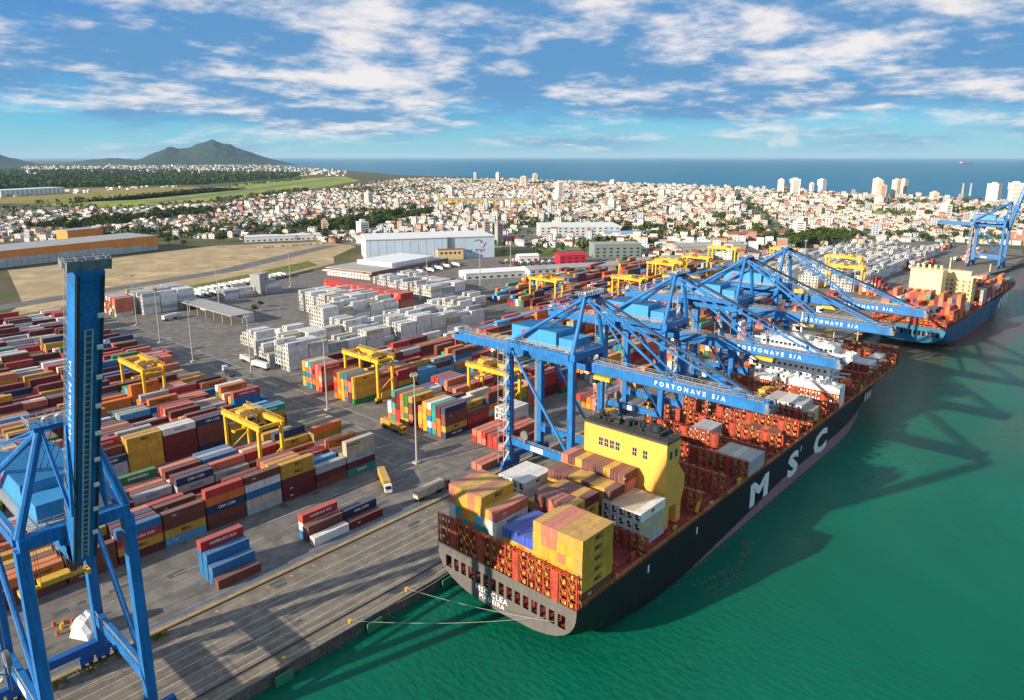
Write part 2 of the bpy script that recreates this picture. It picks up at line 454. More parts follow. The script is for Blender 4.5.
for q_, ax_ in AVES:      # avenues of the town, clipped to it
    run = []
    for t_ in range(-900, 3600, 10):
        u_, v_ = (t_, q_) if ax_ == 'u' else (q_, t_)
        x_, y_ = u_*_ca - v_*_sa, u_*_sa + v_*_ca
        c_ = False; j_ = len(TOWNP)-1
        for i_ in range(len(TOWNP)):
            if (TOWNP[i_][1] > y_) != (TOWNP[j_][1] > y_) and x_ < (TOWNP[j_][0]-TOWNP[i_][0])*(y_-TOWNP[i_][1])/(TOWNP[j_][1]-TOWNP[i_][1]) + TOWNP[i_][0]: c_ = not c_
            j_ = i_
        if c_: run.append((x_, y_))
    if len(run) > 8:
        (xa, ya), (xb, yb) = run[0], run[-1]; dx_, dy_ = (-_sa*7, _ca*7) if ax_ == 'u' else (_ca*7, _sa*7)
        patch('town_road', [(xa-dx_, ya-dy_), (xb-dx_, yb-dy_), (xb+dx_, yb+dy_), (xa+dx_, ya+dy_)], ROADM, 0.11 if ax_ == 'u' else 0.14)
patch('airfield', [(2520,3600),(2050,3400),(520,1990),(640,1700),(1400,2230),(2120,2900)], MEADOW, 0.10)
patch('runway', [(2300,3300),(2270,3330),(720,1890),(750,1862)], ROADM, 0.16)
patch('meadow', [(330,2500),(700,3000),(1250,2790),(1310,2450),(760,2040),(520,2060)], SCRUB, 0.10)
patch('forest_floor', [(-600,3050),(700,3080),(1400,3000),(2100,3560),(3300,5400),(4800,9000),(4200,13000),(-2500,13000)], FOREST, 0.10)
patch('bare_earth', [(60,480),(150,650),(190,860),(430,900),(560,830),(545,760),(470,700),(440,655),(300,590),(190,590)], SAND, 0.06)
patch('grass_strip', [(20,580),(300,640),(430,690),(420,655),(300,600),(190,575),(60,520)], GRASS, 0.09)
patch('park_lawn', [(1490,395),(1650,470),(1700,400),(1540,330)], MEADOW, 0.10)
patch('verge', [(585,560),(680,480),(720,505),(630,620)], GRASS, 0.09)
patch('track', [(60,640),(330,700),(520,800),(540,788),(345,682),(70,620)], ROADM, 0.10)
# terminal pavement
patch('yard_pavement', [(-900,168.2),(735,168.2),(800,160),(1080,120),(1090,235),(1000,298),(760,328),(700,440),(590,560),(480,640),(395,625),(330,600),(200,585),(40,560),(-400,560),(-900,560)], ASPH, 0.03)
patch('quay_apron', [(-900,132.6),(735,132.6),(800,121.6),(865,108.6),(960,100.6),(1080,119.9),(800,159.9),(735,168.1),(-900,168.1)], APRON, 0.035)
PAINTW = mat('road_paint_white', (0.42,0.40,0.36), 0.8, 0.35, 0.8)
PAINTY = mat('road_paint_yellow', (0.36,0.26,0.11), 0.8, 0.35, 0.6)
PAINTB = mat('road_paint_blue', (0.07,0.14,0.27), 0.8, 0.25, 0.6)
RAILM = mat('rail_steel', (0.05,0.035,0.03), 0.6, 0.3, 0.5)
mb = MB()
for y in (140.9, 144.2, 147.6, 151.0, 154.4, 157.8): mb.box(-300, y-0.11, 0.05, 720, y+0.11, 0.056)
mb.box(-300, 138.05, 0.05, 720, 138.25, 0.056)
for x0 in (154, 168, 178): mb.box(x0, 199, 0.05, x0+0.3, 520, 0.056)
mb.box(100, 193.4, 0.05, 600, 193.7, 0.056)
for x in range(-40, 700, 18): mb.box(x, 186.0, 0.05, x+9, 186.25, 0.056)
tag(mb.build('lane_markings', PAINTW), kind='structure')
mb = MB(); mb.box(-300, 167.3, 0.062, 720, 168.0, 0.07); tag(mb.build('blue_line', PAINTB), kind='structure')
mb = MB(); mb.box(-300, 165.0, 0.05, 720, 166.0, 0.058); mb.box(-300, 133.0, 0.05, 720, 133.5, 0.058)
for x in range(-100, 500, 7): mb.box(x, 161.4, 0.05, x+0.8, 162.4, 0.056)
tag(mb.build('yellow_markings', PAINTY), kind='structure')
mb = MB()
for y in (136.5, 164.2):
    mb.box(-300, y-0.42, 0.05, 735, y-0.16, 0.07); mb.box(-300, y+0.16, 0.05, 735, y+0.42, 0.07)
    mb.box(-300, y-0.05, 0.05, 735, y+0.05, 0.19)
tag(mb.build('crane_rails', RAILM), kind='structure')
# expansion joints and dark repairs on the apron
mb = MB(); rj = random.Random(5)
for x in range(-100, 720, 12): mb.box(x, 139, 0.046, x+0.10, 160, 0.05)
for _ in range(90):
    x = rj.uniform(-20, 420); y = rj.uniform(139, 200); w = rj.uniform(1, 5)
    mb.box(x, y, 0.044, x+w, y+rj.uniform(0.8, 2.5), 0.0475+rj.random()*0.002)
tag(mb.build('pavement_joints', mat('joint_tar', (0.085,0.08,0.075), 0.9, 0.3, 0.5)), kind='structure')
# quay wall, cope and piles
mb = MB(); mb.box(-900, 131.4, -4.3, 735, 132.58, 0.12); tag(mb.build('quay_wall', mat('quay_wall_concrete', (0.13,0.115,0.095), 0.9, 0.4, 0.35, streak=0.4)), kind='structure')
mb = MB(); mb.box(-900, 131.1, 0.121, 735, 132.3, 0.42); tag(mb.build('quay_kerb', CONC_D), kind='structure')
# hills across the bay
def ridge(name, prof, y0, depth, loc, rz, m):
    rr = random.Random(3); nx = 90; ny = 26; L = prof[-1][0]; b = MB(); V = []
    def h(t):
        for (a, ha), (c, hc) in zip(prof[:-1], prof[1:]):
            if a <= t <= c:
                u = (t-a)/(c-a); u = 0.6*u + 0.4*u*u*(3-2*u); return ha + (hc-ha)*u
        return 0
    from mathutils import noise as mn
    for j in range(ny+1):
        v = j/ny*2-1
        for i in range(nx+1):
            x = L*i/nx; base = h(x) * max(0, 1-abs(v)**1.6)
            k = mn.fractal(Vector((x/L*11, v*3.0, 1.7)), 0.9, 2.1, 6) * 0.12
            V.append((x - L/2, v*depth/2, max(-6, base*(1+k) + base*0.0)))
    b.v = V
    for j in range(ny):
        for i in range(nx):
            a = j*(nx+1)+i; b.f.append((a, a+1, a+nx+2, a+nx+1)); b.m.append(0)
    o = b.build(name, m, None, loc, rz); tag(o, kind='structure'); return o
HILLM = ground_mat('hill_forest', [(0.012,0.036,0.028),(0.022,0.050,0.034),(0.05,0.055,0.035)], [0.0035, 0.012], thr=(0.45,0.7))
def far_point(xpix, dist):
    d = ROT @ Vector((xpix-CX, -(157-CY), -FPX)); d.z = 0; d.normalize(); return d*dist
D = 13000.0; k = D/731.0
for name, x0, x1, prof, dist in (
    ('hills', 120, 292, [(0,0),(20,80),(40,205),(54,270),(66,232),(76,255),(90,350),(104,375),(116,345),(136,240),(158,140),(180,62),(198,0)], 13000),
    ('headland', -80, 42, [(0,120),(60,150),(92,150),(112,90),(150,0)], 13500),
    ('far_ridge', 60, 150, [(0,0),(35,55),(60,80),(80,60),(104,0)], 16000)):
    a = far_point(x0, dist); c = far_point(x1, dist); mid = (a+c)/2; v = c-a; L = v.length; s = L/prof[-1][0]
    ridge(name, [(t*s, hh*dist/13000.0) for t, hh in prof], 0, 2600, (mid.x, mid.y, -4), math.atan2(v.y, v.x), HILLM)
# ---------------------------------------------------------------- ship to shore cranes
def zigzag(mb, x, y, z0, z1, mi=0):
    z = z0; s = 1
    while z + 2.9 <= z1:
        mb.beam((x-1.5*s, y-0.7, z), (x+1.5*s, y-0.7, z+2.9), 0.75, 0.18, mi)
        mb.cbox(x+1.5*s, y, z+2.82, 1.3, 2.6, 0.14, mi)
        mb.beam((x-1.5*s, y-1.05, z+1.0), (x+1.5*s, y-1.05, z+3.9), 0.09, 0.09, mi)
        mb.rail([(x+2.1*s, y-1.2, z+2.9), (x+2.1*s, y+1.2, z+2.9)], 1.1, 0.06, 1.2, mi)
        z += 2.9; s = -s
    for a in (-2.2, 2.2):
        for c in (-1.3, 1.3): mb.beam((x+a, y+c, z0-1), (x+a, y+c, z1), 0.13, 0.13, mi)
    return mb

BOGIE_WHEEL = MB().tube((0, -0.3, 0), (0, 0.3, 0), 0.45, 10).mesh('wheel', DARK)
def sts_crane(label, X, raised=None, rz=0, loc=None, cat='crane', trolley_y=-22, span=27.7, tower2=True, boom_len=60, words='PORTONAVE S/A', wsize=1.95, detail=True):
    """local: x along the quay, y towards land, origin between the two waterside legs"""
    r = thing('container_crane', label, 'quay crane', loc or (X, 136.5, 0.19), rz, 'ship to shore cranes on the quay')
    HX = 8.6; S = span; ZT = 46.0
    for sx in (-1, 1):
        for y in (0, S):
            MB().box(sx*HX-0.95, y-1.05, 3.4, sx*HX+0.95, y+1.05, ZT).build('leg', BLUE, r)
            b = MB()
            for k in (-3.4, 0, 3.4): b.cbox(sx*HX+k, y, 0.95, 2.8, 1.0, 1.4)
            b.cbox(sx*HX, y, 2.3, 9.0, 1.3, 1.2)
            bo = b.build('bogie', BLUE_D, r)
            for k in (-4.2,-2.6,-0.8,0.8,2.6,4.2): link('wheel', BOGIE_WHEEL, bo, (sx*HX+k, y, 0.45))
    for y in (0, S):
        MB().box(-HX+0.97, y-0.85, 3.5, HX-0.97, y+0.85, 5.4).build('sill_beam', BLUE_D, r)
        MB().box(-HX-0.3, y-1.1, ZT+0.01, HX+0.3, y+1.1, ZT+2.3).build('portal_beam', BLUE, r)
    for sx in (-1, 1):
        b = MB().box(sx*HX-0.8, 1.07, 9.6, sx*HX+0.8, S-1.07, 12.0)
        tb = b.build('tie_beam', BLUE, r)
        p = MB().box(sx*HX-0.7, S*0.42, 9.9, sx*HX-0.82, S*0.62, 11.7) if sx < 0 else MB().box(sx*HX+0.82, S*0.42, 9.9, sx*HX+0.84, S*0.62, 11.7)
        p.build('white_panel', WHITE, tb)
        MB().rail([(sx*HX-0.7, 1.2, 12.0), (sx*HX-0.7, S-1.2, 12.0)], 1.1, 0.05, 3).build('railing', GREYM, tb)
        g = MB().box(sx*HX-0.75, 1.12, ZT+0.25, sx*HX+0.75, S-1.12, ZT+2.1).build('side_girder', BLUE, r)
        MB().rail([(sx*HX+0.6*sx, 1.2, ZT+2.1), (sx*HX+0.6*sx, S-1.2, ZT+2.1)], 1.1, 0.05, 3).build('railing', GREYM, g)
        MB().tube((sx*HX, S-0.9, ZT-1.0), (sx*HX, 1.0, 12.4), 0.55, 8).build('diagonal_brace', BLUE, r)
    # landside stair tower on one leg
    zigzag(MB(), -HX-2.6, S+0.2, 4, ZT+1).build('stair_tower', GREYM, r)
    if tower2: zigzag(MB(), HX+2.5, -0.2, 14, ZT-3).build('stair_tower', GREYM, r)
    # main girder, hung under the portal, reaching back over the yard
    WB, DB, ZB = 3.9, 3.3, 41.4
    g = MB().box(-WB/2, -2.6, ZB, WB/2, S+36, ZB+DB)
    gi = g.build('main_girder', BLUE, r)
    b = MB()
    for sx in (-1, 1):
        b.box(sx*1.5-0.38, -2.6, ZB+DB+0.01, sx*1.5+0.38, S+36, ZB+DB+0.12)
    w = b.build('walkway', mat('walkway_grating', (0.30,0.25,0.22), 0.8, 0.25, 0.8), gi)
    b = MB()
    for sx in (-1, 1): b.rail([(sx*1.88, -2.6, ZB+DB+.12), (sx*1.88, S+36, ZB+DB+.12)], 1.1, 0.05, 3)
    b.build('railing', GREYM, gi)
    b = MB()
    for y in (0, S):
        for sx in (-1, 1): b.beam((sx*2.4, y, ZB+DB-0.3), (sx*2.4, y, ZT+0.2), 0.7, 1.0)
    b.build('girder_hanger', BLUE, gi)
    b = MB(); b.box(-4.2, S+33.5, ZB+DB+0.02, 4.2, S+37, ZB+DB+0.2); b.rail([(-4.2,S+37,ZB+DB+0.2),(4.2,S+37,ZB+DB+0.2),(4.2,S+33.5,ZB+DB+0.2)],1.1,0.06,1.5)
    b.box(-1.6, S+34, ZB+DB+0.2, 1.6, S+36, ZB+DB+1.6)
    b.build('end_platform', GREYM, gi)
    # boom: local frame along -y from the hinge
    L = boom_len
    bo = bpy.data.objects.new('boom', MB().box(-WB/2, -L, 0, WB/2, 0, DB).mesh('boom', BLUE)); COL.objects.link(bo)
    bo.parent = r; bo.location = (0, -3.0, ZB)
    b = MB()
    for sx in (-1, 1): b.box(sx*1.5-0.38, -L+1, DB+0.01, sx*1.5+0.38, -0.5, DB+0.12)
    b.build('walkway', MATS['walkway_grating'], bo)
    b = MB()
    for sx in (-1, 1): b.rail([(sx*1.88, -L+1, DB+.12), (sx*1.88, -0.5, DB+.12)], 1.1, 0.05, 3)
    b.rail([(-1.88,-L,DB+.12),(1.88,-L,DB+.12)],1.1,0.05,2)
    b.build('railing', GREYM, bo)
    b = MB()
    b.box(-2.9, -L-1.7, 0.5, 2.9, -L-0.01, 0.62)
    for k in (-2.9, -1.0, 1.0, 2.8): b.box(k, -L-1.7, 0.3, k+0.12, -L-0.01, 0.49)
    b.rail([(-2.9,-L,0.6),(-2.9,-L-1.7,0.6),(2.9,-L-1.7,0.6),(2.9,-L,0.6)],1.3,0.09,1.3); b.cbox(-2.3,-L-.8,0.63,1.0,1.0,1.6); b.tube((1.5,-L-1.0,0.7),(1.5,-L-1.0,3.6),0.08,5); b.cbox(2.2,-L-.9,0.63,.8,1.0,1.2)
    b.box(-1.2,-L-1.4,0.6,1.2,-L-0.1,2.4); b.box(-3.0,-L-1.0,2.0,-1.9,-L-0.02,3.4); b.box(1.9,-L-1.0,2.0,3.0,-L-0.02,3.4)
    b.build('tip_platform', mat('platform_grey', (0.20,0.22,0.25), 0.6, 0.2), bo)
    if words:
        for f, x in (('-x', -WB/2-0.04), ('x', WB/2+0.04)):
            text_on(words, wsize, LETTER, bo, (x, -L*0.60, DB*0.47), f, spacing=1.75)
    if detail:
        b = MB()
        for k in range(9):
            y = -L*0.12 - k*L*0.095
            b.cbox(1.3, y, -0.75, 0.8, 0.6, 0.45); b.tube((1.3, y, -0.31), (1.3, y, -0.02), 0.08, 5)
        b.build('floodlight', WHITE, bo)
        b = MB()
        for sx in (-0.5, 0.5): b.beam((-0.2+sx, -L*0.84, -0.35), (-0.2+sx, -1.5, -0.35), 0.22, 0.25)
        y = -L*0.84
        while y < -2: b.beam((-0.7, y, -0.35), (0.3, y, -0.35), 0.12, 0.12); y += 1.1
        b.build('ladder', GREYM, bo)
        b = MB()
        for sx in (-1, 1): b.box(sx*1.6-0.18, -L+0.5, -0.22, sx*1.6+0.18, -0.5, -0.01)
        b.build('trolley_rail', DARK, bo)
    ang = 0 if raised is None else raised
    bo.rotation_euler = (-ang, 0, 0)
    def bp(x, y, z):          # a point of the boom in crane space
        c, s = math.cos(-ang), math.sin(-ang)
        return (x, y*c - z*s - 3.0, y*s + z*c + ZB)
    # A frame
    AP = 66.5; AX = 3.4
    for sx in (-1, 1):
        MB().tube((sx*HX, 0, ZT+2.2), (sx*AX, -0.6, AP), 0.85, 10, 0.7).build('mast_post', BLUE, r)
        MB().tube((sx*AX, 0.2, AP-0.4), (sx*(HX-0.4), S-0.4, ZT+2.3), 0.62, 8).build('back_strut', BLUE, r)
        MB().tube((sx*AX*0.8, 0.4, AP), (sx*2.0, S+32, ZB+DB), 0.22, 6).build('backstay', BLUE, r)
        if raised is None:
            MB().beam((sx*AX*0.9, -0.8, AP-0.2), bp(sx*2.0, -L*0.50, DB), 0.45, 0.75).build('forestay', BLUE, r)
            MB().beam((sx*AX*0.9, -0.8, AP+0.3), bp(sx*2.0, -L*0.90, DB), 0.40, 0.65).build('forestay', BLUE, r)
        else:
            kn = (sx*2.6, -9.5, AP-13)
            b = MB(); b.beam((sx*AX*0.9, -0.8, AP-0.2), kn, 0.45, 0.7); b.beam(kn, bp(sx*2.0, -L*0.50, DB), 0.45, 0.7); b.build('forestay', BLUE, r)
    b = MB()
    for sx in (-0.9, -0.3, 0.3, 0.9):
        if raised is None: b.tube((sx*2, -0.8, AP+0.9), bp(sx, -L*0.97, DB), 0.10, 4, cap=False)
        b.tube((sx*2, 0.4, AP+0.9), (sx*2, S*0.55, ZT+7.7), 0.08, 4, cap=False)
    b.build('boom_hoist_rope', DARK, r)
    b = MB(); b.box(-AX-0.9, -1.4, AP, AX+0.9, 1.2, AP+0.9); b.box(-AX-1.6, -2.2, AP+0.92, AX+1.6, 2.0, AP+1.05)
    ap = b.build('apex_beam', BLUE, r)
    b = MB(); q = [(-AX-1.6,-2.2,AP+1.05),(AX+1.6,-2.2,AP+1.05),(AX+1.6,2.0,AP+1.05),(-AX-1.6,2.0,AP+1.05),(-AX-1.6,-2.2,AP+1.05)]
    b.rail(q, 1.2, 0.07, 1.3)
    for k in (-2, 0, 2): b.tube((k, -0.4, AP+1.3), (k, 0.4, AP+1.3), 0.7, 10)
    b.tube((AX, 1.5, AP+1), (AX, 1.5, AP+4.5), 0.06, 5)
    b.build('sheave_platform', GREYM, ap)
    # machinery house and electrical room on the portal
    b = MB(); b.box(-5.4, 9.5, ZT+2.5, 5.4, S+2.0, ZT+7.6)
    n = 26
    for i in range(n):
        y = 9.7 + (S+1.6-9.7)*i/(n-1); b.box(-5.3, y-0.12, ZT+7.603, 5.3, y+0.12, ZT+7.72)
    mh = b.build('machinery_house', mat('house_blue', (0.05,0.28,0.55), 0.45, 0.10, 0.25, streak=0.12), r)
    b = MB(); b.tube((-5.41, S-4, ZT+5.1), (-5.44, S-4, ZT+5.1), 1.6, 24); lg = b.build('round_logo', REDP, mh)
    b = MB(); b.cbox(-5.46, S-4, ZT+4.2, 0.02, 0.5, 1.8); b.cbox(-5.46, S-4.9, ZT+4.2, 0.02, 0.5, 1.2); b.cbox(-5.46, S-3.1, ZT+4.2, 0.02, 0.5, 1.2); b.build('logo_mark', BLUE, lg)
    b = MB(); b.box(-5.0, 2.6, ZT+2.5, 4.6, 8.6, ZT+5.9)
    for i in range(14):
        x = -4.8 + 9.2*i/13; b.box(x-0.1, 2.53, ZT+2.7, x+0.1, 2.597, ZT+5.7)
    b.build('electrical_room', MATS['house_blue'], r)
    b = MB(); b.box(-6.8, 1.3, ZT+2.32, 6.8, S+3.5, ZT+2.46); b.rail([(-6.8,S+3.5,ZT+2.46),(-6.8,1.3,ZT+2.46),(6.8,1.3,ZT+2.46),(6.8,S+3.5,ZT+2.46)],1.1,0.06,2)
    b.build('house_platform', GREYM, r)
    # cable reel, elevator, cable trays and lamps
    b = MB(); b.tube((-HX-1.0, S*0.70, 15.2), (-HX-1.9, S*0.70, 15.2), 1.7, 20); b.tube((-HX-1.95, S*0.70, 15.2), (-HX-2.0, S*0.70, 15.2), 0.7, 12); b.beam((-HX-1.4, S*0.70, 12.0), (-HX-1.4, S*0.70, 15.2), 0.6, 0.8)
    b.build('cable_reel', mat('reel_grey', (0.16,0.16,0.16), 0.6, 0.2), r)
    b = MB(); b.box(HX-0.3, S+1.1, 3.5, HX+1.3, S+2.7, ZT-0.5); b.build('elevator_shaft', MATS['reel_grey'], r)
    for sx in (-1, 1): MB().box(sx*HX+0.97, -0.3, 4, sx*HX+1.2, 0.3, ZT-0.2).build('cable_tray', GREYM, r)
    b = MB()
    for k in range(22):
        y = -2 + (S+30)*k/22; b.tube((-2.35, y, ZB+0.4), (-2.35, y+(S+30)/44, ZB-1.3), 0.07, 4, cap=False); b.tube((-2.35, y+(S+30)/44, ZB-1.3), (-2.35, y+(S+30)/22, ZB+0.4), 0.07, 4, cap=False)
    b.build('festoon_cable', DARK, gi)
    # trolley, cab, spreader
    ty = trolley_y
    t = MB(); t.box(-3.2, ty-3.2, ZB-1.6, 3.2, ty+3.2, ZB-0.35); t = t.build('trolley', YELLOW, r)
    b = MB(); b.box(-1.2, ty+3.6, ZB-4.2, 1.2, ty+6.2, ZB-1.5); c = b.build('operator_cab', WHITE, t)
    b = MB(); b.box(-1.25, ty+3.55, ZB-3.8, 1.25, ty+4.9, ZB-2.4); b.build('window', GLASS, c)
    b = MB()
    for a in (-2.6, 2.6):
        for d in (-1.1, 1.1): b.beam((a, ty+d, ZB-1.6), (a, ty+d, 28.2), 0.07, 0.07)
    b.build('hoist_rope', DARK, t)
    b = MB(); b.box(-6.0, ty-0.35, 27.0, 6.0, ty+0.35, 27.7)
    for a in (-6.0, 6.0): b.cbox(a, ty, 26.6, 0.6, 2.5, 1.1)
    b.cbox(0, ty, 27.7, 5.6, 2.4, 0.9)
    b.build('spreader', YELLOW, t)
    return r

sts_crane('tall blue quay crane in the foreground with its boom raised upright', 34.2, raised=rad(67.5), trolley_y=20, boom_len=59, tower2=False, wsize=1.3)
sts_crane('blue quay crane over the black ship, nearest to the yellow funnel casing', 190, trolley_y=-8)
sts_crane('blue quay crane second from the yellow funnel casing, boom over the ship amidships', 249, trolley_y=-38)
sts_crane('blue quay crane third from the yellow funnel casing, boom over the white bridge', 312, trolley_y=-30)
sts_crane('blue quay crane farthest along the black ship, boom ending near its bow', 358, trolley_y=-24, boom_len=62)
sts_crane('blue quay crane with raised boom beyond the second ship, against the town', 880, raised=rad(77), loc=(880, 113, 0.19), rz=rad(-6), trolley_y=12)

# ---------------------------------------------------------------- rubber tyred gantry cranes
def rtg(label, x, y0, y1, rz=0, trolley=0.5, h=21.0):
    S = y1 - y0
    r = thing('yard_gantry_crane', label, 'yard gantry crane', (x, y0, 0.04), rz, 'yellow gantry cranes straddling the container yard')
    HX = 4.3
    for y in (0, S):
        MB().box(-HX-1.6, y-0.55, 1.55, HX+1.6, y+0.55, 2.7).build('sill_beam', YELLOW, r)
        for sx in (-1, 1):
            MB().box(sx*HX-0.5, y-0.6, 2.72, sx*HX+0.5, y+0.6, h-1.7).build('leg', YELLOW, r)
            b = MB()
            for k in (-1.0, 1.0): b.tube((sx*HX+k, y-0.35, 0.85), (sx*HX+k, y+0.35, 0.85), 0.82, 12)
            b.build('wheel', RUBBER, r)
        MB().beam((-HX, y, 5.0), (HX, y, 11.0), 0.4, 0.4).build('diagonal_brace', YELLOW, r)
    for sx in (-1, 1):
        g = MB().box(sx*HX-0.65, -1.6, h-1.69, sx*HX+0.65, S+1.6, h).build('top_girder', YELLOW, r)
        MB().rail([(sx*(HX+0.6), -1.6, h), (sx*(HX+0.6), S+1.6, h)], 1.1, 0.06, 2.4).build('railing', YELLOW, g)
    for y in (0, S): MB().box(-HX+0.67, y-0.5, h-1.5, HX-0.67, y+0.5, h-0.3).build('end_tie', YELLOW, r)
    ty = S*trolley
    t = MB().box(-HX-0.5, ty-2.4, h+0.01, HX+0.5, ty+2.4, h+0.5)
    t.cbox(-1.5, ty, h+0.5, 2.6, 3.4, 1.6); t.cbox(2.2, ty-0.6, h+0.5, 1.8, 2.2, 1.3); t.tube((-3.4, ty-1.6, h+1.2), (-3.4, ty+1.6, h+1.2), 0.6, 10)
    t = t.build('trolley', YELLOW, r)
    MB().rail([(-HX-0.5,ty-2.4,h+0.5),(HX+0.5,ty-2.4,h+0.5),(HX+0.5,ty+2.4,h+0.5),(-HX-0.5,ty+2.4,h+0.5)],1.1,0.06,1.5).build('railing', GREYM, t)
    c = MB().box(HX-2.6, ty+2.6, h-4.6, HX-0.8, ty+4.6, h-2.2).build('operator_cab', WHITE, t)
    MB().box(HX-2.65, ty+2.55, h-4.2, HX-0.75, ty+3.6, h-3.0).build('window', GLASS, c)
    b = MB()
    for a in (-2.2, 2.2):
        for d in (-1, 1): b.beam((a, ty+d, h), (a, ty+d, h-4.4), 0.08, 0.08)
    b.build('hoist_rope', DARK, t)
    b = MB(); b.box(-6, ty-0.3, h-5.4, 6, ty+0.3, h-4.9); b.cbox(0, ty, h-4.9, 4.6, 2.2, 0.6)
    for a in (-6, 6): b.cbox(a, ty, h-5.6, 0.5, 2.4, 0.7)
    b.build('spreader', YELLOW, t)
    MB().box(-HX+0.8, -1.3, 2.75, HX-1.6, -0.62, 5.2).build('power_pack', YELLOW, r)
    # ladder cage up one leg
    b = MB()
    for k in (-0.3, 0.3): b.beam((HX+0.75, S+k, 2.7), (HX+0.75, S+k, h), 0.1, 0.1)
    for i in range(14): b.cbox(HX+0.8, S, 3+i*1.25, 0.5, 0.8, 0.1)
    b.build('ladder', YELLOW, r)
    return r
rtg('yellow yard gantry crane over the left yard, nearest the quay', 118, 220.6, 244.6, trolley=0.62)
rtg('yellow yard gantry crane far back in the left yard, beside the raised blue boom', 119, 322.0, 347.0, trolley=0.3)
rtg('yellow yard gantry crane by the lamp mast, over the middle yard', 197, 257.0, 282.0, trolley=0.25)
rtg('yellow yard gantry crane half hidden by the stair tower of a blue crane', 222, 199.2, 222.4, trolley=0.7)
rtg('yellow yard gantry crane alone over the coloured stacks behind the crane tops', 421, 331.0, 356.0, trolley=0.6)
rtg('low leftmost of three yellow gantry cranes close together in the far yard', 556, 308.0, 333.0, trolley=0.5)
rtg('middle one of three yellow gantry cranes close together in the far yard', 577, 312.0, 337.0, trolley=0.2)
rtg('rightmost of three yellow gantry cranes close together in the far yard', 612, 304.0, 329.0, trolley=0.7)
rtg('yellow gantry crane standing alone in front of the grey sheds', 672, 305.0, 333.0, trolley=0.4, h=24)
rtg('yellow gantry crane at the back of the white stacks, under the trees', 728, 268.0, 292.0, trolley=0.5)
rtg('rear one of two yellow gantry cranes over the white stacks', 706, 199.0, 229.0, trolley=0.3)
rtg('front one of two yellow gantry cranes over the white stacks, by the quay', 645, 179.0, 207.5, trolley=0.6)
rtg('yellow gantry crane glimpsed between the blue cranes, over the middle yard', 500, 259.0, 284.0, trolley=0.5)
rtg('yellow gantry crane behind the blue machinery houses, over the far middle yard', 468, 286.0, 311.0, trolley=0.4)
# ---------------------------------------------------------------- ships
def hull_mat(name, col, boot, line):
    """paint above, boot topping below a sloping waterline (the ship is trimmed by the stern)"""
    m = bpy.data.materials.new(name); m.use_nodes = True
    nt = m.node_tree; n = nt.nodes; l = nt.links; b = n['Principled BSDF']; b.inputs['Roughness'].default_value = 0.5
    b.inputs['Specular IOR Level'].default_value = 0.3
    t = n.new('ShaderNodeTexCoord'); sp = n.new('ShaderNodeSeparateXYZ'); l.new(t.outputs['Object'], sp.inputs[0])
    r = n.new('ShaderNodeMapRange'); l.new(sp.outputs[0], r.inputs[0])
    for i, v in enumerate(line): r.inputs[1+i].default_value = v
    g = n.new('ShaderNodeMath'); g.operation = 'GREATER_THAN'; l.new(sp.outputs[2], g.inputs[0]); l.new(r.outputs[0], g.inputs[1])
    x = n.new('ShaderNodeMix'); x.data_type = 'RGBA'; l.new(g.outputs[0], x.inputs[0])
    x.inputs[6].default_value = (*boot, 1); x.inputs[7].default_value = (*col, 1)
    mp = n.new('ShaderNodeMapping'); mp.inputs['Scale'].default_value = (0.5, 0.5, 0.07); l.new(t.outputs['Object'], mp.inputs[0])
    nz = n.new('ShaderNodeTexNoise'); nz.inputs['Scale'].default_value = 0.6; nz.inputs['Detail'].default_value = 6; l.new(mp.outputs[0], nz.inputs[0])
    mr = n.new('ShaderNodeMapRange'); l.new(nz.outputs['Fac'], mr.inputs[0]); mr.inputs[1].default_value = .3; mr.inputs[2].default_value = .7; mr.inputs[3].default_value = .7; mr.inputs[4].default_value = 1.25
    vm = n.new('ShaderNodeVectorMath'); vm.operation = 'SCALE'; l.new(x.outputs[2], vm.inputs[0]); l.new(mr.outputs[0], vm.inputs['Scale'])
    m3 = n.new('ShaderNodeMapping'); m3.inputs['Scale'].default_value = (0.9, 0.9, 0.09); l.new(t.outputs['Object'], m3.inputs[0])
    n3 = n.new('ShaderNodeTexNoise'); n3.inputs['Scale'].default_value = 0.55; n3.inputs['Detail'].default_value = 8; n3.inputs['Roughness'].default_value = .7; l.new(m3.outputs[0], n3.inputs[0])
    r3 = n.new('ShaderNodeMapRange'); l.new(n3.outputs['Fac'], r3.inputs[0]); r3.inputs[1].default_value = .60; r3.inputs[2].default_value = .72; r3.inputs[4].default_value = .55
    x3 = n.new('ShaderNodeMix'); x3.data_type = 'RGBA'; l.new(r3.outputs[0], x3.inputs[0]); l.new(vm.outputs[0], x3.inputs[6]); x3.inputs[7].default_value = (0.10, 0.045, 0.03, 1)
    l.new(x3.outputs[2], b.inputs['Base Color'])
    return m
HULLK = hull_mat('hull_black', (0.011, 0.013, 0.018), (0.34, 0.165, 0.20), (45, 120, -3.4, 2.0))
HULLB = hull_mat('hull_teal_blue', (0.006, 0.10, 0.20), (0.25, 0.03, 0.03), (0, 230, -1.6, -1.6))
TRANS = mat('transom_grey', (0.125, 0.115, 0.105), 0.6, 0.12, 0.2, streak=0.12)

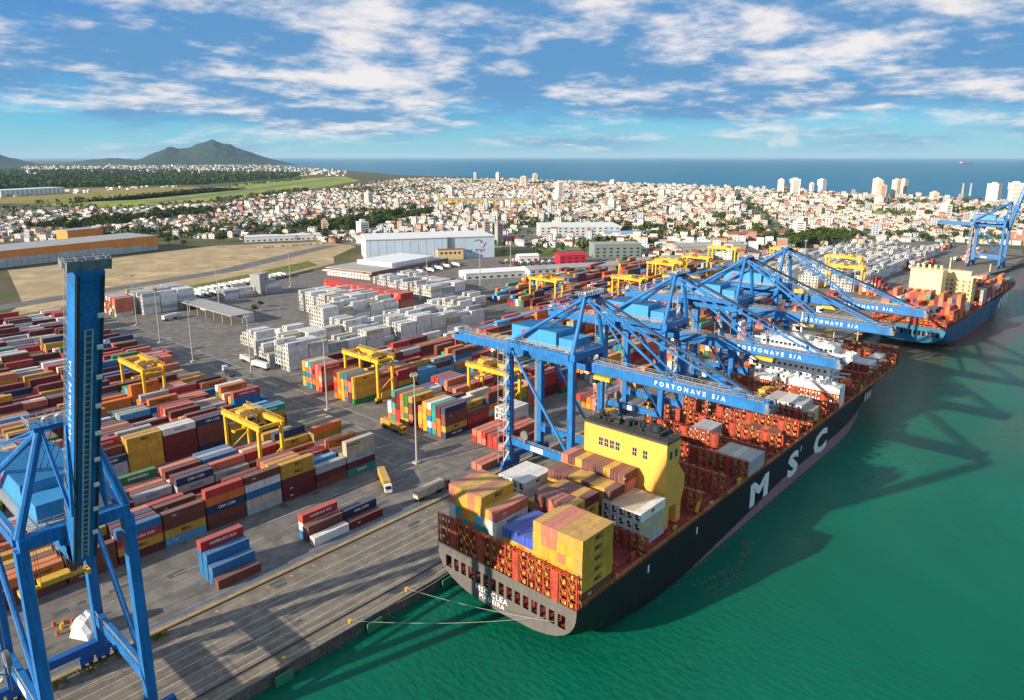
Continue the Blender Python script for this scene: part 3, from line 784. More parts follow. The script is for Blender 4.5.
def ship_hull(r, L, B, zd, hullm, transm, rec=True):
    ts = [0, .05, .12, .22, .33, .45, .60, .75, .88, 1]
    ss = [0, 3, 6, 10, 16, 24, 32, 42, 55, 80, 120, 160, L-110, L-95, L-80, L-68, L-58, L-50, L-42, L-35, L-28, L-22, L-16, L-11, L-7, L-4, L-1.5, L]
    def pt(s, t):
        zb = 0.7 + (-7.7) * min(1, s/48.0)**0.8
        top = zd + (3.2 if s > L-26 else 0)
        z = zb + (top - zb)*t
        k = 2.7 + 11*min(1, s/50.0)
        f = (1 - (1-t)**k)**(1.0/k) if t < 1 else 1.0
        hd = B/2
        u = max(0, (s-(L-58))/58.0); hd = B/2*max(0.0, 1-u**5)**0.5
        uw = min(1, max(0, (s-(L-112))/(104.0))); hw = B/2*(1-uw**1.9)
        m = max(0, min(1, (z+3)/(zd+3)))
        h = hw + (hd-hw)*m**1.6 if s > L-112 else B/2
        return (s, h*f, z)
    b = MB(); nS, nT = len(ss), len(ts)
    for sg in (-1, 1):
        base = len(b.v)
        for s in ss:
            for t in ts:
                x, y, z = pt(s, t); b.v.append((x, sg*y, z))
        for i in range(nS-1):
            for j in range(nT-1):
                a = base + i*nT + j; q = (a, a+nT, a+nT+1, a+1)
                b.f.append(q if sg < 0 else q[::-1]); b.m.append(0)
    # deck, closed by strips; a raised forecastle
    for i in range(nS-1):
        p0, p1 = pt(ss[i], 1), pt(ss[i+1], 1)
        if (ss[i] > L-26) == (ss[i+1] > L-26):
            dz = 0.0 if ss[i] <= L-26 else -1.1
            b.face([(p0[0], -p0[1], p0[2]+dz), (p1[0], -p1[1], p1[2]+dz), (p1[0], p1[1], p1[2]+dz), (p0[0], p0[1], p0[2]+dz)], 1)
        else:
            b.face([(p0[0], -p0[1], p0[2]), (p1[0], -p1[1], p0[2]), (p1[0], p1[1], p0[2]), (p0[0], p0[1], p0[2])], 1)
            b.face([(p1[0], -p1[1], p0[2]), (p1[0], p1[1], p0[2]), (p1[0], p1[1], p1[2]-1.1), (p1[0], -p1[1], p1[2]-1.1)], 1)
    h = b.build('hull', [hullm, RUSTD], r)
    for p in h.data.polygons: p.use_smooth = False
    # transom: closed below, a row of mooring openings above
    low, hi = .45, .75
    hb_side = pt(0, 1)[1]
    tl = [t for t in ts if t <= low]
    b = MB()
    for j in range(len(tl)-1):
        a, c = pt(0, tl[j]), pt(0, tl[j+1])
        b.face([(-0.02, a[1], a[2]), (-0.02, -a[1], a[2]), (-0.02, -c[1], c[2]), (-0.02, c[1], c[2])], 0)
    zl, zh = pt(0, low)[2], pt(0, hi)[2]; hb = pt(0, low)[1]
    def slab(lo_, hi_, y_in):      # end piece following the rounded side of the stern, on both sides
        seq = [pt(0, t) for t in ts if lo_ <= t <= hi_]
        for sg in (-1, 1):
            out = [(sg*p[1], p[2]) for p in seq]
            poly = [(sg*y_in, seq[0][2])] + out + [(sg*y_in, seq[-1][2])]
            f = [(-0.02, y, z) for y, z in poly]
            b.face(f if sg < 0 else f[::-1], 0)
            b.face([(0.5, y, z) for y, z in poly], 0)
            b.face([(-0.02, sg*y_in, seq[0][2]), (0.5, sg*y_in, seq[0][2]), (0.5, sg*y_in, seq[-1][2]), (-0.02, sg*y_in, seq[-1][2])], 0)
    slab(hi, 1, 10.0)
    b.box(-0.02, -10.0, zh, 0.5, 10.0, zd, 0)
    nop = 15; yi = hb-1.3; pitch = 2*yi/nop
    slab(low, hi, yi)
    for k in range(1, nop):
        y = -yi + k*pitch; w = 0.34*pitch
        b.box(-0.02, y-w/2, zl-0.001, 0.5, y+w/2, zh+0.001, 0)
    b.face([(0.6, -hb, zl), (7, -hb, zl), (7, hb, zl), (0.6, hb, zl)][::-1], 1)
    b.box(6.9, -hb+0.1, zl, 7.0, hb-0.1, zh, 1)
    for k in range(9):
        y = -hb+4 + k*(2*hb-8)/8; b.tube((2.5, y, zl), (2.5, y, zl+1.6), 0.5, 8, mi=1); b.cbox(4.5, y+1, zl, 1.6, 1.4, 1.5, 2)
    b.build('transom', [transm, RUSTD, YELLOW], h)
    return h, pt

LASH_Y = mat('lashing_gear_yellow', (0.52, 0.33, 0.05), 0.6, 0.4, 1.0)
LASH_CACHE = {}
def lashing_mesh(B, H, bays, wells=()):
    """open frame across the ship: posts, platforms, closed plate towers; and its yellow rods and handrails"""
    key = (B, H, bays)
    if key in LASH_CACHE: return LASH_CACHE[key]
    b = MB(); y2 = MB(); p = B/bays; rr = random.Random(bays)
    tower = {2, bays//2 - 2, bays//2 + 3, bays-3}
    nz = 3; dz = H/nz
    for k in range(bays+1):
        y = -B/2 + k*p
        b.box(-0.55, y-0.16, 0, -0.25, y+0.16, H+0.5); b.box(0.35, y-0.12, 0, 0.6, y+0.12, H)
    for i in range(1, nz+1):
        z = i*dz
        b.box(-0.62, -B/2, z-0.16, 0.66, B/2, z)
        b.box(-0.70, -B/2, z+0.95, -0.63, B/2, z+1.03)
    for k in range(bays):
        y = -B/2 + (k+0.5)*p
        if k in tower:
            b.box(-0.72, y-p*0.36, 0, 0.2, y+p*0.36, H-0.02); continue
        for i in range(nz):
            z = i*dz
            b.box(0.05, y-p*0.32, z, 0.12, y+p*0.32, z+dz*0.42)
            q0 = y-p*0.34+rr.uniform(0, .9)
            y2.box(-0.6, q0, z+0.25, -0.3, q0+rr.uniform(.35, .8), z+0.25+dz*rr.uniform(.2, .42))
            if rr.random() < .7: y2.beam((-0.66, y+p*0.05, z+0.3), (-0.66, y+p*0.36, z+dz*0.85), 0.13, 0.13)
        if k % 2 == 0: y2.cbox(-0.5, y, H+0.02, 0.35, 0.5, 0.7)
    LASH_CACHE[key] = (b.mesh('lashing_bridge', RUSTO), y2.mesh('lashing_gear', LASH_Y))
    return LASH_CACHE[key]

# --- the black ship alongside
SX0, SYC, SL, SB, SZD = 115.2, 107.3, 288.0, 46.4, 12.0
ship = thing('container_ship', 'long black container ship with yellow funnel casing and white bridge alongside the cranes', 'container ship', (SX0, SYC, 0))
hull, hpt = ship_hull(ship, SL, SB, SZD, HULLK, TRANS)
def XS(x): return x - SX0
YSB = -SB/2
for ch, x, w in (('M', 215.0, 1.75), ('S', 244.0, 1.62), ('C', 271.5, 1.62)):
    text_on(ch, 10.6 if ch == 'M' else 11.8, LETTER, hull, (XS(x), YSB-0.06, 4.9 if ch == 'M' else 4.3), '-y', sx=w*1.06, bold=0.045)
t = text_on('MSC CLEA', 2.1, LETTER, hull, (-0.12, 3.4, 4.45), '-x', spacing=1.2, bold=0.012)
text_on('MADEIRA', 1.8, LETTER, hull, (-0.12, 3.2, 2.65), '-x', spacing=1.2, bold=0.012)
b = MB()
for x in (146, 172, 251): b.cbox(XS(x), YSB-0.03, 7.4, 0.7, 0.02, 2.2)
for k in range(3): b.cbox(XS(326+k*3.4), YSB-0.10, 7.0, 1.2, 0.02, 3.6)
b.build('draught_mark', LETTER, hull)
b = MB()
rl = [(2, YSB+0.25, SZD)] + [(s, -hpt(s, 1)[1]+0.25, SZD) for s in range(12, 262, 10)]
b.rail(rl, 1.15, 0.07, 2.5); b.build('deck_railing', LASH_Y, hull)
# hatch covers and lashing bridges, bay by bay
BAYX = [(117.2, 129.6), (131.9, 144.3), (146.4, 158.6)]
BRX = [115.9, 130.7, 145.3]
x = 177.0
MID = []
while x < 288: MID.append(x); x += 14.3
FWD = [318.0 + 14.3*k for k in range(5)]
bridges = BRX + [175.3] + [m-0.0+13.2 for m in MID] + [f-1.2 for f in FWD] + [FWD[-1]+13.0]
def half(xw): return hpt(XS(xw), 1)[1]
for xw in bridges:
    bb = 2*half(xw) - 0.6
    n = 19 if bb > 44 else max(6, int(bb/2.44))
    me, me2 = lashing_mesh(round(bb, 1), 7.6 if xw < 120 else 5.0 if xw < 150 else 6.6 if xw < 300 else 6.0, n)
    lb = link('lashing_bridge', me, ship, (XS(xw), 0, SZD+0.01)); link('lashing_gear', me2, lb)
for i, xw in enumerate([b0 for b0, _ in BAYX] + MID + FWD):
    bb = min(half(xw), half(xw+12.2)) - 2.6
    b = MB()
    for k in range(3):
        y0 = -bb + k*2*bb/3 + 0.15; y1 = -bb + (k+1)*2*bb/3 - 0.15
        b.box(0, y0, 0, 12.4, y1, 0.62)
        for q in range(5): b.cbox(1.2+q*2.5, (y0+y1)/2, 0.622, 0.5, (y1-y0)*0.9, 0.06)
        for q in range(4): b.cbox(6.2, y0+1.5+q*(y1-y0-3)/3, 0.683, 11.8, 0.25, 0.05)
    b.build('hatch_cover', RUSTD, ship, (XS(xw), 0, SZD+0.01))
# deck fittings along the walkways
rr = random.Random(11)
for x in range(4, 262, 6):
    for sg in (-1, 1):
        h_ = rr.uniform(.6, 2.3)
        MB().cbox(x+rr.uniform(0, 4), sg*(-YSB-1.2-rr.random()), SZD+0.01, rr.uniform(.6, 2.4), rr.uniform(.5, 1.1), h_).build('deck_fitting', RUSTO if rr.random() < .6 else LASH_Y, ship)
# funnel casing
yl, yr = 115.2-SYC, 88.0-SYC
fx = XS(159.6)
prof = [(0, 18), (0, 37), (7.4, 37), (7.4, 32), (6.4, 30.2), (10.6, 25.2), (10.6, 21.5), (9.3, 18)]
fc = MB().prism_y([(fx+a, z) for a, z in prof], yr, yl)
fc.box(fx, yr+3.0, SZD+0.02, fx+9.4, yl, 17.99)
fc.box(fx+0.3, yr, SZD+0.02, fx+2.6, yr+2.9, 17.99); fc.box(fx+6.6, yr, SZD+0.02, fx+9.2, yr+2.9, 17.99)
fc = fc.build('funnel_casing', FUNY, ship)
b = MB(); b.box(fx-0.15, yr-0.15, 37.02, fx+7.6, yl+0.15, 37.7)
rfp = b.build('roof', mat('sooty_roof', (0.06,0.055,0.05), 0.8, 0.3, 0.5), fc)
b = MB(); rr = random.Random(2)
for k in range(7):
    yy = yr+5+k*3.3; MB().tube((fx+rr.uniform(2,6.5), yy, 37.7), (fx+rr.uniform(2,6.5), yy, 38.9+rr.random()*.8), rr.uniform(.4,.8), 10).build('exhaust_pipe', DARK, rfp)
b.cbox(fx+3.9, yr+5.5, 37.7, 5, 4.5, 1.1); b.tube((fx+3.9, yr+5.5, 38.8), (fx+3.9, yr+5.5, 40.3), 1.4, 14); b.build('funnel_uptake', DARK, rfp)
for k in range(9): MB().cbox(fx+rr.uniform(1,6.2), yr+rr.uniform(9,26), 37.71, rr.uniform(.6,2), rr.uniform(.6,2), rr.uniform(.6,1.8)).build('vent_box', DARK, rfp)
MB().rail([(fx,yl,37.7),(fx,yr,37.7),(fx+7.4,yr,37.7),(fx+7.4,yl,37.7)],1.2,0.09,1.6).build('railing', DARK, rfp)
for k, yy in enumerate((109.3-SYC, 107.4-SYC, 105.5-SYC, 103.6-SYC, 98.0-SYC, 94.6-SYC)):
    w = MB().box(fx-0.06, yy-0.72, 31.2, fx-0.012, yy+0.72, 33.8); w = w.build('window', mat('grey_frame', (0.45,0.40,0.30), 0.6, 0.1), fc)
    b = MB()
    for a in (-0.36, 0.36):
        for z in (31.35, 32.6): b.box(fx-0.10, yy+a-0.28, z, fx-0.062, yy+a+0.28, z+1.05)
    b.build('pane', GLASS, w)
for xx in (fx+2.2, fx+5.0):
    w = MB().box(xx-0.8, yr-0.05, 32.2, xx+0.8, yr-0.01, 34.8).build('window', MATS['grey_frame'], fc)
    MB().box(xx-0.6, yr-0.09, 32.4, xx+0.6, yr-0.052, 34.6).build('pane', GLASS, w)
# bridge superstructure
ax = XS(300.0)
b = MB(); b.box(ax, 92-SYC, SZD+0.02, ax+13, 124-SYC, 30.5); acc = b.build('accommodation', WHITE, ship)
for z in (15.5, 18.3, 21.1, 23.9, 26.7):
    for k in range(13):
        y = 93.5-SYC + k*2.4; MB().box(ax-0.05, y, z, ax-0.01, y+0.9, z+1.1).build('window', GLASS, acc)
    for k in range(5):
        x = ax+1.2+k*2.4; MB().box(x, 92-SYC-0.05, z, x+0.9, 92-SYC-0.01, z+1.1).build('window', GLASS, acc)
    MB().rail([(ax-1.2, 92.5-SYC, z-1), (ax-1.2, 123.5-SYC, z-1)], 1.1, 0.06, 2).build('railing', WHITE, acc)
b = MB()
for z in (14.5, 17.3, 20.1, 22.9, 25.7, 28.5): b.box(ax-1.3, 92.4-SYC, z-0.12, ax-0.03, 123.6-SYC, z)
b.build('balcony_deck', WHITE, acc)
b = MB(); b.box(ax+1.5, YSB+0.1, 30.51, ax+10.5, -YSB-0.1, 31.2); b.box(ax+1.6, YSB+0.1, 31.2, ax+1.9, -YSB-0.1, 32.4); b.box(ax+10.1, YSB+0.1, 31.2, ax+10.4, -YSB-0.1, 32.4)
for sg in (-1, 1):
    b.box(ax+1.6, sg*(SB/2-0.4)-0.2, 31.2, ax+10.4, sg*(SB/2-0.4)+0.2, 32.4)
    b.beam((ax+3, sg*15.6, 24.0), (ax+3, sg*(SB/2-1.5), 30.5), 0.8, 1.2); b.beam((ax+9, sg*15.6, 24.0), (ax+9, sg*(SB/2-1.5), 30.5), 0.8, 1.2)
b.build('bridge_wing', WHITE, acc)
wh = MB().box(ax+1.8, -15.5, 31.21, ax+11, 15.5, 34.6).build('wheelhouse', WHITE, acc)
for k in range(16):
    MB().box(ax+11.01, -15+k*1.9, 32.3, ax+11.05, -13.4+k*1.9, 33.9).build('window', GLASS, wh); MB().box(ax+1.75, -15+k*1.9, 32.3, ax+1.79, -13.6+k*1.9, 33.7).build('window', GLASS, wh)
b = MB(); b.box(ax+1.4, -16, 34.62, ax+11.4, 16, 34.9); b.rail([(ax+1.4,-16,34.9),(ax+11.4,-16,34.9),(ax+11.4,16,34.9),(ax+1.4,16,34.9),(ax+1.4,-16,34.9)],1.1,0.07,2)
b.box(ax+4, -4, 34.9, ax+8, 4, 37.2); b.tube((ax+6,0,37.2),(ax+6,0,47),0.45,8,0.25); b.beam((ax+6,-4,41),(ax+6,4,41),0.25,0.25); b.beam((ax+4.2,0,43.5),(ax+7.8,0,43.5),0.3,0.3)
for y in (-11,-7,8,12): b.tube((ax+5,y,34.9),(ax+5,y,36.6),0.9,10,0.5)
for y in (-13, 13): b.tube((ax+8,y,34.9),(ax+8,y,40),0.12,5)
b.build('mast_deck', WHITE, acc)
b = MB(); b.cbox(ax-4.5, 96-SYC, SZD+0.02, 7, 22, 9.0); b.cbox(ax-4.5, 117-SYC, SZD+0.02, 6, 8, 7.5)
b.rail([(ax-8,85.5-SYC,21.1),(ax-8,107-SYC,21.1)],1.1,0.07,2)
for k in range(6): b.cbox(ax-5.5+(k%2)*2, 88-SYC+k*3.2, 21.02, 1.2, 1.4, 1.6)
lo = b.build('deck_house', WHITE, acc)
for sg, lab in ((1, 'port'), (-1, 'starboard')):
    l = MB()
    y = sg*(SB/2-2.4); pr = [(-3.6,0.7),(-2.6,-0.5),(2.6,-0.5),(3.8,0.9),(3.2,1.5),(1.2,2.3),(-2.8,2.3),(-3.6,1.5)]
    l.prism_y([(ax+5+a, 19.5+z) for a, z in pr], y-1.4, y+1.4); lf = l.build('lifeboat', mat('lifeboat_orange', (0.62,0.10,0.02), 0.5, 0.1), ship)
    d = MB()
    for a in (-3, 3): d.beam((ax+5+a, sg*15.6, 22.5), (ax+5+a, y+sg*0.5, 23.0), 0.4, 0.5); d.beam((ax+5+a, y, 21.7), (ax+5+a, y, 22.9), 0.12, 0.12); d.beam((ax+5+a, sg*15.6, 18), (ax+5+a, sg*15.8, 23.2), 0.4, 0.5)
    d.build('davit', WHITE, lf)
# forecastle gear
b = MB(); bx = SL-14
b.tube((bx, 0, 14.2), (bx, 0, 27), 0.5, 8, 0.25); b.beam((bx, -2, 22), (bx, 2, 22), .3, .3)
for sg in (-1, 1):
    b.cbox(bx-5, sg*7, 14.1, 4, 3, 2); b.tube((bx-3, sg*5-1.5, 15.4), (bx-3, sg*5+1.5, 15.4), 1.1, 12)
b.build('foremast', mat('mast_ochre', (0.55,0.33,0.12), 0.6, 0.2), ship)
b = MB(); b.box(SL-12, -3.6, 14.12, SL-6, 4.4, 15.6); b.build('windlass_cover', YELLOW, ship)
# accommodation ladder, deck crane by the casing
b = MB(); b.beam((XS(173.6), YSB+1.4, 13.2), (XS(176.5), YSB+0.9, 18.5), 0.7, 0.7); b.build('provision_crane', YELLOW, ship)

# --- the teal ship ahead
S2X, S2Y, S2L, S2B = 482.0, 105.6, 236.0, 43.0
ship2 = thing('container_ship', 'teal blue container ship with cream deckhouse, laden with orange and white boxes', 'container ship', (S2X, S2Y, 0), rad(-2.0))
SHIP2M = Matrix.Translation((S2X, S2Y, 0)) @ Matrix.Rotation(rad(-2.0), 4, 'Z')
hull2, hpt2 = ship_hull(ship2, S2L, S2B, 11.0, HULLB, mat('transom_teal', (0.01,0.15,0.27), 0.5, 0.12, 0.2))
b = MB()
for k in range(3):
    x = 150 + k*12; b.v_ = None
    k0 = len(b.v); b.face([(x, -S2B/2-0.06, 2.2), (x+3.6, -S2B/2-0.06, 2.2), (x+8.0, -S2B/2-0.06, 9.0), (x+4.4, -S2B/2-0.06, 9.0)])
b.build('lettering', LETTER, hull2)
CREAM = mat('cream_paint', (0.80, 0.62, 0.32), 0.5, 0.08, 0.2)
c = MB().box(62, -2.0, 11.02, 74, 17.5, 37).build('funnel_casing', CREAM, ship2)
b = MB(); b.box(61.8, -2.2, 37.02, 74.2, 17.7, 37.6); rr = random.Random(4)
b.build('roof', CREAM, c)
for k in range(5): MB().tube((68, k*3.6+0.5, 37.61), (68, k*3.6+0.5, 40.5), 0.8, 8).build('exhaust_pipe', CREAM, c)
a2 = MB().box(82, -16, 11.02, 93, 16, 32).build('accommodation', CREAM, ship2)
b = MB(); b.box(83, -21, 32.01, 91, 21, 32.8); b.box(84, -14, 32.81, 91, 14, 35.5); b.tube((88,0,35.5),(88,0,44),0.4,8); b.build('bridge_wing', CREAM, a2)
for z in range(6):
    for k in range(9): MB().box(81.95, -15+k*3.5, 13.5+z*3, 81.99, -13.6+k*3.5, 14.8+z*3).build('window', GLASS, a2)
b = MB()
for z in range(6): b.box(80.6, -16, 12.6+z*3.1, 81.9, -4, 12.75+z*3.1); b.rail([(80.6,-16,12.75+z*3.1),(80.6,-4,12.75+z*3.1)],1.0,0.08,2)
b.build('balcony_deck', CREAM, a2)
for s in (1.0, 15.5, 30, 45, 59.5, 78, 108, 122.5, 137, 151.5, 166, 180.5, 195):
    bb = 2*hpt2(s, 1)[1]-0.6; n = 17 if bb > 40 else max(6, int(bb/2.5))
    me, me2 = lashing_mesh(round(bb, 1), 5.2, n)
    lb = link('lashing_bridge', me, ship2, (s, 0, 11.01)); link('lashing_gear', me2, lb)
MB().tube((S2L-12,0,13),(S2L-12,0,25),0.4,8).build('foremast', CREAM, ship2)
# tiny ship on the horizon
pt_ = far_point(967, 14000)
fs = thing('distant_ship', 'tiny dark red cargo ship far out on the blue sea', 'cargo ship', (pt_.x, pt_.y, -3.6), rad(-40))
pr = [(-110,16),(-110,4),(-100,-3),(100,-3),(116,18),(90,14),(-80,14)]
MB().prism_y(pr, -18, 18).build('hull', mat('far_hull_red', (0.22,0.05,0.06), 0.6, 0.1), fs)
MB().box(-100,-15,14.1,-70,15,46).build('deckhouse', mat('far_house', (0.5,0.35,0.35), 0.6, 0.1), fs)
# ---------------------------------------------------------------- containers
PAL = {'maroon': (0.135,0.014,0.018), 'brown': (0.165,0.048,0.032), 'red': (0.45,0.032,0.028), 'yellow': (0.60,0.33,0.035), 'blue': (0.02,0.15,0.36),
       'navy': (0.013,0.035,0.105), 'orange': (0.66,0.165,0.016), 'grey': (0.40,0.42,0.43), 'white': (0.72,0.71,0.67), 'green': (0.015,0.20,0.055),
       'teal': (0.02,0.30,0.24), 'magenta': (0.52,0.03,0.22), 'royal blue': (0.012,0.075,0.50), 'pale blue': (0.10,0.36,0.60), 'coral': (0.60,0.17,0.10), 'beige': (0.55,0.47,0.33), 'olive': (0.36,0.26,0.03)}
MIX = ['maroon']*7 + ['brown']*6 + ['red']*5 + ['yellow']*3 + ['coral']*2 + ['blue']*2 + ['navy']*2 + ['orange']*2 + ['grey']*2 + ['white']*2 + ['green', 'teal', 'pale blue', 'coral', 'beige', 'olive']
MIX_R = ['orange']*4 + ['red']*4 + ['coral']*2 + ['maroon']*4 + ['yellow']*3 + ['brown']*3 + ['blue', 'navy', 'white', 'teal', 'green', 'pale blue', 'grey']
MIX_S2 = ['orange']*6 + ['coral']*6 + ['red']*4 + ['maroon']*2 + ['white']*3 + ['brown']*2 + ['teal', 'navy', 'grey']
CL, CW, CH, RH = 12.19, 2.44, 2.59, 2.52
SPECS = []
def jitter(c, r, a=0.12):
    k = 1 + r.uniform(-a, a); return tuple(max(0.004, v*k) for v in c)
def block(where, x0, ncol, y0, nrow, heights, mix, rr, px=12.75, py=2.85, kind='dry', base=0.05, names=('stack', 'right end'), z0=None, M=None, skip=None, L=CL, gap_p=0.0, fixed=None):
    """columns run along +x from x0, rows along +y from y0; heights(c, r) gives the tiers"""
    H = {}
    for c in range(ncol):
        for r in range(nrow):
            H[c, r] = 0 if (skip and skip(c, r)) else int(heights(c, r))
    for (c, r), h in H.items():
        for t in range(h):
            col = None
            if fixed: col = fixed(c, r, t)
            if col is None: col = rr.choice(mix) if rr.random() < 0.72 or t == 0 else last
            last = col
            hh = RH if kind == 'reefer' else CH
            SPECS.append(dict(kind=kind, where=where, c=c, r=r, t=t, n=ncol, col=col, rgb=jitter(PAL[col], rr), L=L,
                              p=(x0 + c*px + CL/2 + rr.uniform(-.06, .06), y0 + r*py + CW/2 + rr.uniform(-.04, .04), base + t*(hh + 0.03)), M=M,
                              top=(t == h-1), side=(H.get((c, r-1), 0) <= t), end=(H.get((c-1, r), 0) <= t)))
def hills(rr, lo, hi, front=None, same=0.6):
    st = {}
    def f(c, r):
        k = (c,)
        if k not in st: st[k] = rr.uniform(lo, hi)
        if r == 0 and front and c in front: return front[c]
        return max(0, min(5, round(st[k] + rr.uniform(-1.0, 0.9))))
    return f
rr = random.Random(21)
# the row of stacks facing the quay, right end first, read from the picture bottom to top
FRONT = [['teal','maroon','grey','beige','beige'], ['brown','maroon','grey'], ['maroon','maroon','maroon','yellow','yellow'], ['grey','beige','blue','white','brown'],
         ['brown','brown','navy','orange','red'], ['pale blue','yellow','brown','brown'], ['maroon','yellow','red','blue'], ['brown','brown','brown'], ['brown','maroon','orange'], ['maroon','brown']]
lefts = [(202, 10, 2.2, 3.6), (222.6, 10, 2.2, 4.2), (263, 10, 2.4, 4.6), (284, 10, 2.6, 4.2), (306, 9, 2.2, 4.0), (327.5, 9, 2.2, 4.2), (352, 8, 2.2, 4.0), (373.5, 8, 2.4, 4.4), (398, 7, 2.2, 4.0), (419.5, 7, 2.4, 4.2), (446, 6, 2.4, 4.2), (468, 6, 2.4, 4.2), (492, 5, 3.0, 4.4), (516, 5, 3.0, 4.6), (538, 4, 3.0, 4.4)]
for i, (y, n, lo, hi) in enumerate(lefts):
    x0 = 149.2 - n*12.75
    if i == 0:
        hf = hills(rr, lo, hi)
        block('nearest left yard block', x0, n, y, 6, lambda c, r: len(FRONT[n-1-c]) if r == 0 else hf(c, r) if not (n-1-c) in (0, 2, 3) else max(3, hf(c, r)), MIX, rr,
              fixed=lambda c, r, t: FRONT[n-1-c][t] if r == 0 else ('magenta' if (n-1-c == 1 and r == 3 and t >= 2) else None))
    else:
        yel = (lambda c, r, t: 'yellow' if (r <= 1 and c == n-5) else ('white' if t == 4 else 'maroon') if (r <= 1 and c == n-4) else ('navy' if t in (0, 4) else 'brown') if (r == 0 and c == n-3) else None) if i == 2 else None
        hf = hills(rr, lo, hi)
        hh = hf if i != 2 else (lambda c, r: 5 if (c in (n-5, n-4, n-3) and r <= 1) else hf(c, r))
        block('%s left yard block' % nth(i), x0, n, y, 6, hh, MIX if i < 11 else ['maroon','maroon','white','white','grey','red','brown'], rr, fixed=yel)
END4 = ['orange','yellow','maroon','red','coral']
rights = [(202, 26, 3.2, 4.6), (222.4, 26, 3.2, 4.6), (263, 24, 3.0, 4.4), (290, 18, 3.0, 4.4)]
for i, (y, n, lo, hi) in enumerate(rights):
    hf = hills(rr, lo, hi)
    block('%s middle yard block' % ('front', 'second', 'third', 'rear')[i], 184, n, y, 6, lambda c, r: 5 if c == 0 and r < 5 else hf(c, r), MIX_R if i != 1 else MIX, rr, fixed=lambda c, r, t: rr.choice([['orange', 'yellow', 'orange', 'coral'], ['blue', 'orange', 'white'], ['red', 'orange', 'maroon'], ['yellow', 'yellow', 'green'], ['coral', 'maroon', 'teal']][(r*2+i) % 5]) if c == 0 and r > 0 else None,
          skip=lambda c, r: (c in (7, 15, 21)) or (i == 0 and c in (13, 14)) or (c > 4 and rr.random() < 0.06))
mids = [(302, 400, 23), (325, 400, 22), (350, 402, 20), (375, 402, 20), (398, 470, 14)]
for i, (y, x0, n) in enumerate(mids):
    hf = hills(rr, 1.4, 3.4)
    block('%s far yard block' % nth(i), x0, n, y, 6, hf, MIX_R + ['navy', 'blue', 'blue', 'maroon', 'green'], rr, skip=lambda c, r: c in (6, 13) or rr.random() < 0.08)
WM = ['white']*7 + ['grey']*2 + ['beige']
def wh(lo, hi):
    st = {}
    def f(c, r):
        st.setdefault(c, rr.uniform(lo, hi)); return max(0, min(6, round(st[c] + rr.uniform(-1.1, 1.1))))
    return f
for nm, x0, n, y, rws, lo, hi in (('front white block', 192, 12, 333, 6, 2.8, 5.0), ('second white block', 193, 12, 355, 6, 2.6, 4.8), ('third white block', 204, 3, 386, 8, 1.0, 2.6), 
        ('tall white block', 256, 5, 397, 6, 4.2, 6.0), ('tall rear white block', 282, 3, 420, 17, 5.0, 6.0), ('long low white block', 300, 7, 377, 5, 1.5, 3.2),
        ('white block behind red wall', 366, 3, 415, 26, 4.0, 4.4), ('white block beside the sheds', 197, 3, 537, 11, 5.4, 6.0), ('white block by truck park', 262, 4, 545, 5, 2, 3)):
    block(nm, x0, n, y, rws, wh(lo, hi+.6), WM, rr, kind='reefer', skip=(lambda c, r: r % 5 == 4 or rr.random() < .04) if rws > 8 else (lambda c, r: rr.random() < .05))
for nm, x0, n, y, rws, lo, hi in (('right white block nearest the quay', 637, 19, 185, 6, 3.2, 4.6), ('second right white block', 634, 21, 212, 6, 3.2, 4.8), ('third right white block', 636, 23, 237, 6, 3.4, 5.0), ('fourth right white block', 627, 22, 262, 6, 3.0, 4.6), ('rear right white block', 700, 10, 290, 3, 2.4, 4)):
    block(nm, x0, n, y, rws, wh(lo, hi), WM, rr, kind='reefer')
for nm, x0, n, y, lo, hi in (('far right white block', 893, 6, 186, 1.5, 4), ('second far right white block', 905, 6, 212, 1.5, 4), ('third far right white block', 932, 5, 238, 1, 4)):
    block(nm, x0, n, y, 6, wh(lo, hi), WM, rr, kind='reefer', skip=lambda c, r: rr.random() < .12)
for nm, x0, n, y in (('coloured rows by the far crane', 900, 8, 146), ('low rows beyond the teal ship', 800, 6, 172), ('far corner rows', 1000, 4, 190)):
    block(nm, x0, n, y, 5, hills(rr, .6, 2.6), MIX_S2 + ['white']*6, rr, skip=lambda c, r: rr.random() < .2)
block('long red wall of stacks', 330, 1, 408, 35, lambda c, r: 5, ['red', 'red', 'red', 'coral'], rr)
block('red end of the white block', 404.8, 1, 440, 12, lambda c, r: 4, ['red', 'maroon'], rr)
block('stack beside the sheds', 181, 1, 545, 9, lambda c, r: 5, ['green', 'maroon', 'coral', 'white', 'red'], rr)
# loose stacks on the apron side
A1 = [['brown'], ['blue', 'blue'], ['blue', 'blue', 'blue'], ['blue', 'blue', 'blue', 'red']]
block('stepped pile by the foreground crane', 73.0, 1, 170.2, 4, lambda c, r: len(A1[r]), MIX, rr, fixed=lambda c, r, t: A1[r][t])
A2 = {(0,0): ['white'], (0,1): ['brown','brown'], (0,2): ['blue','white','red'], (1,0): ['maroon'], (1,1): ['maroon','navy'], (1,2): []}
block('second stepped pile on the quay', 102.2, 2, 170.2, 3, lambda c, r: len(A2[c, r]), MIX, rr, fixed=lambda c, r, t: A2[c, r][t])
block('pair by the stair tower crane', 171.5, 1, 169.2, 2, lambda c, r: 1, ['brown', 'coral'], rr)
block('red pile under the nearest crane', 190, 2, 176, 6, lambda c, r: 2 if r else 1, ['red', 'red', 'coral'], rr)
block('white pile under the nearest crane', 205.5, 1, 186.5, 3, lambda c, r: 4, ['white'], rr, kind='reefer')
